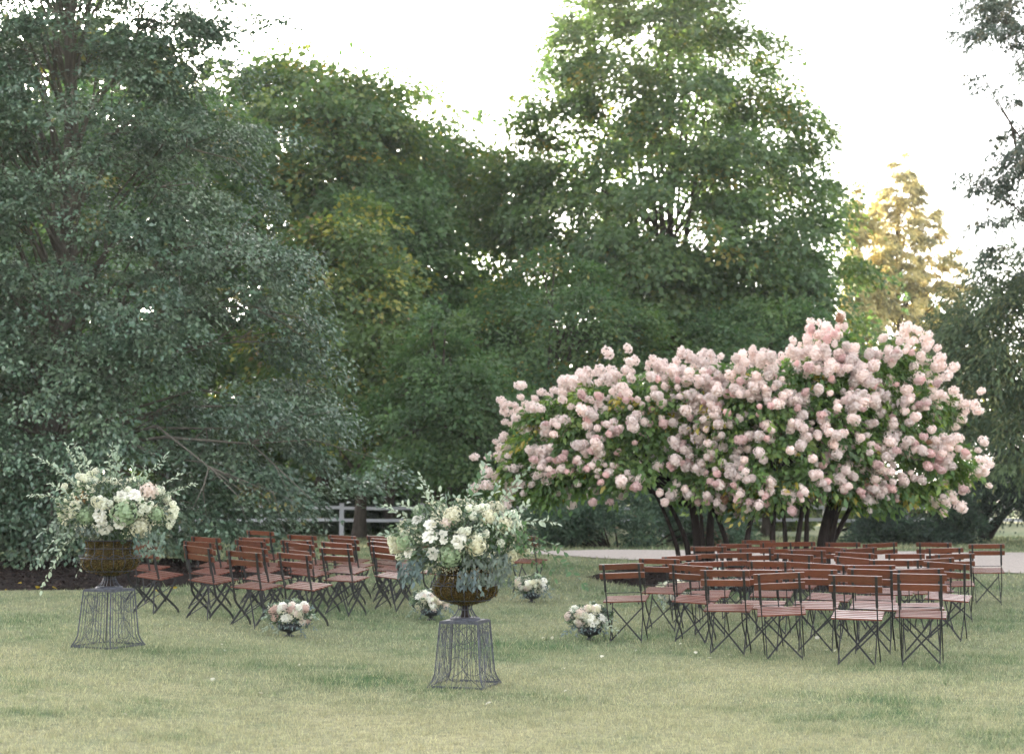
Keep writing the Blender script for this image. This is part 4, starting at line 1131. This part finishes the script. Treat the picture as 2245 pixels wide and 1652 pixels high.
small_urn(706, 1553, 41, 'small black urn in front of the front left chairs', 'blush, cream and coral flowers in the urn before the front left chairs', True)
small_urn(1052, 1513, 42, 'small black urn just behind the right moss urn, on its left side', 'white and dusty pink flowers in the urn seen left of the right moss urn', False)
small_urn(1298, 1470, 43, 'small black urn farther up the aisle, right of the big moss urn', 'pale blush flowers in the urn at the far left side of the aisle', False)
small_urn(1440, 1562, 44, 'small black urn at the aisle corner of the right chairs, nearest one', 'cream roses and pale blossom in the urn beside the right front corner chair', False)
small_urn(1650, 1487, 45, 'small black urn seen between the legs of the right aisle chairs', 'white flowers in the urn seen through the first right aisle chairs', False)
small_urn(1752, 1447, 46, 'small black urn farthest up the right side, behind the chairs', 'white flowers hidden among chair backs at the far right side of aisle', False)

# ------------------------------------------------------------------ fallen leaves and petals on the lawn
def scatter(name, lst, m, label, group, size):
    me_ = [leaf_one(name, M[m], 1, w, cu) for w, cu in ((.7, .3), (.5, .6), (.9, -.3))]
    for px, py in lst:
        g = GS(px, py)
        o = link(name, random.choice(me_), None, g + Vector((0, 0, .022)), (random.gauss(0, .3), random.gauss(0, .3), random.random() * 6.3), size * random.uniform(.6, 1.3))
        tag(o, label, 'leaf', group)
pl = [(905, 1652), (733, 1625), (545, 1578), (548, 1592), (1467, 1610), (1465, 1616), (1555, 1590), (1640, 1592), (1665, 1575), (1672, 1516), (1730, 1610), (1775, 1603), (1942, 1594), (2015, 1590), (2040, 1590), (1990, 1563), (2050, 1565), (1320, 1562),
      (1345, 1565), (1352, 1558), (1380, 1635), (1385, 1690), (1620, 1460), (1580, 1410), (2440, 1445), (2490, 1448), (2405, 1538), (2310, 1640), (1200, 1720), (640, 1700), (300, 1750), (1815, 1720), (520, 1660), (1740, 1565), (1700, 1600), (1848, 1655), (2130, 1600), (2210, 1620)]
scatter('fallen_leaf', pl, 'fallen', 'small pale fallen leaf lying on the mown lawn', 'pale fallen leaves scattered on the lawn', .045)
ml = [(88, 1406), (112, 1428), (60, 1425), (140, 1440), (68, 1405), (30, 1420), (90, 1440), (150, 1425), (200, 1425), (382, 1442), (390, 1450), (400, 1450), (430, 1440), (20, 1440), (45, 1432), (120, 1435), (385, 1455), (225, 1412), (15, 1430), (165, 1432)]
scatter('fallen_leaf', ml, 'yellowfallen', 'small yellow fallen leaf lying on the dark mulch', 'yellow fallen leaves on the mulch bed', .09)

# ------------------------------------------------------------------ grass blades
def grass():
    parts = []
    beds = [(-9.5, 25., 6.3, 4.3), (4.3, 24.6, 2.95, 2.55)]
    for y0, y1, dens, h, w in ((7.9, 11, 4000, .026, .0042), (11, 15, 2200, .030, .006), (15, 21, 1000, .034, .010), (21, 34, 260, .042, .020), (34, 46, 90, .06, .04)):
        hw = .37 * y1 + .4
        n = int((y1 - y0) * 2 * hw * dens)
        x = RNG.uniform(-hw, hw, n); y = RNG.uniform(y0, y1, n)
        k = np.abs(x) < .36 * y + .5
        for cx, cy, rx, ry in beds: k &= ((x - cx) / rx) ** 2 + ((y - cy) / ry) ** 2 > 1
        yn = np.interp(x, [p[0] for p in near_e], [p[1] for p in near_e]); yf = np.interp(x, [p[0] for p in far_e], [p[1] for p in far_e])
        k &= ~((x > -3) & (y > yn + .05) & (y < yf - .05))
        x, y = x[k], y[k]; n = len(x)
        p = patch(x, y)
        tf = np.clip(np.sin(x * 17 + 2 * np.sin(y * 9)) * np.sin(y * 21 + 3 * np.sin(x * 6)) + .6 * np.sin(x * 41 + y * 13) * np.sin(y * 37 - x * 11), -.6, 1.2)
        hh = h * (1 + .75 * tf) * (.5 + .8 * RNG.random(n)) * (1 + .35 * np.clip(-p, -.6, 1))
        a_ = RNG.random(n) * 2 * PI; dx, dy = np.cos(a_) * w * .5, np.sin(a_) * w * .5
        b_ = RNG.random(n) * 2 * PI; ln = hh * (.2 + .8 * RNG.random(n))
        z = ground(x, y)
        V_ = np.empty((n, 3, 3), np.float32)
        V_[:, 0] = np.stack([x - dx, y - dy, z - .002], 1); V_[:, 1] = np.stack([x + dx, y + dy, z - .002], 1)
        V_[:, 2] = np.stack([x + np.cos(b_) * ln, y + np.sin(b_) * ln, z + hh], 1)
        C_ = lawn_col(x, y); st_ = RNG.random(n) < (.16 + .25 * S((17 - y) / 8)); C_[st_] = C_[st_] * .4 + STRAW * 1.2 * .6
        C_ = C_ * (.7 + .7 * RNG.random((n, 1))) * (1 - .16 * tf[:, None])
        parts.append((V_.reshape(-1, 3), np.arange(n * 3, dtype=np.int32).reshape(n, 3), C_))
    v, f, t = combine(parts)
    tag(link('grass', mesh_np('grass', v, f, M['blade'], tint=t)), 'short mown grass blades covering the lawn', 'grass', kind='stuff')
grass()
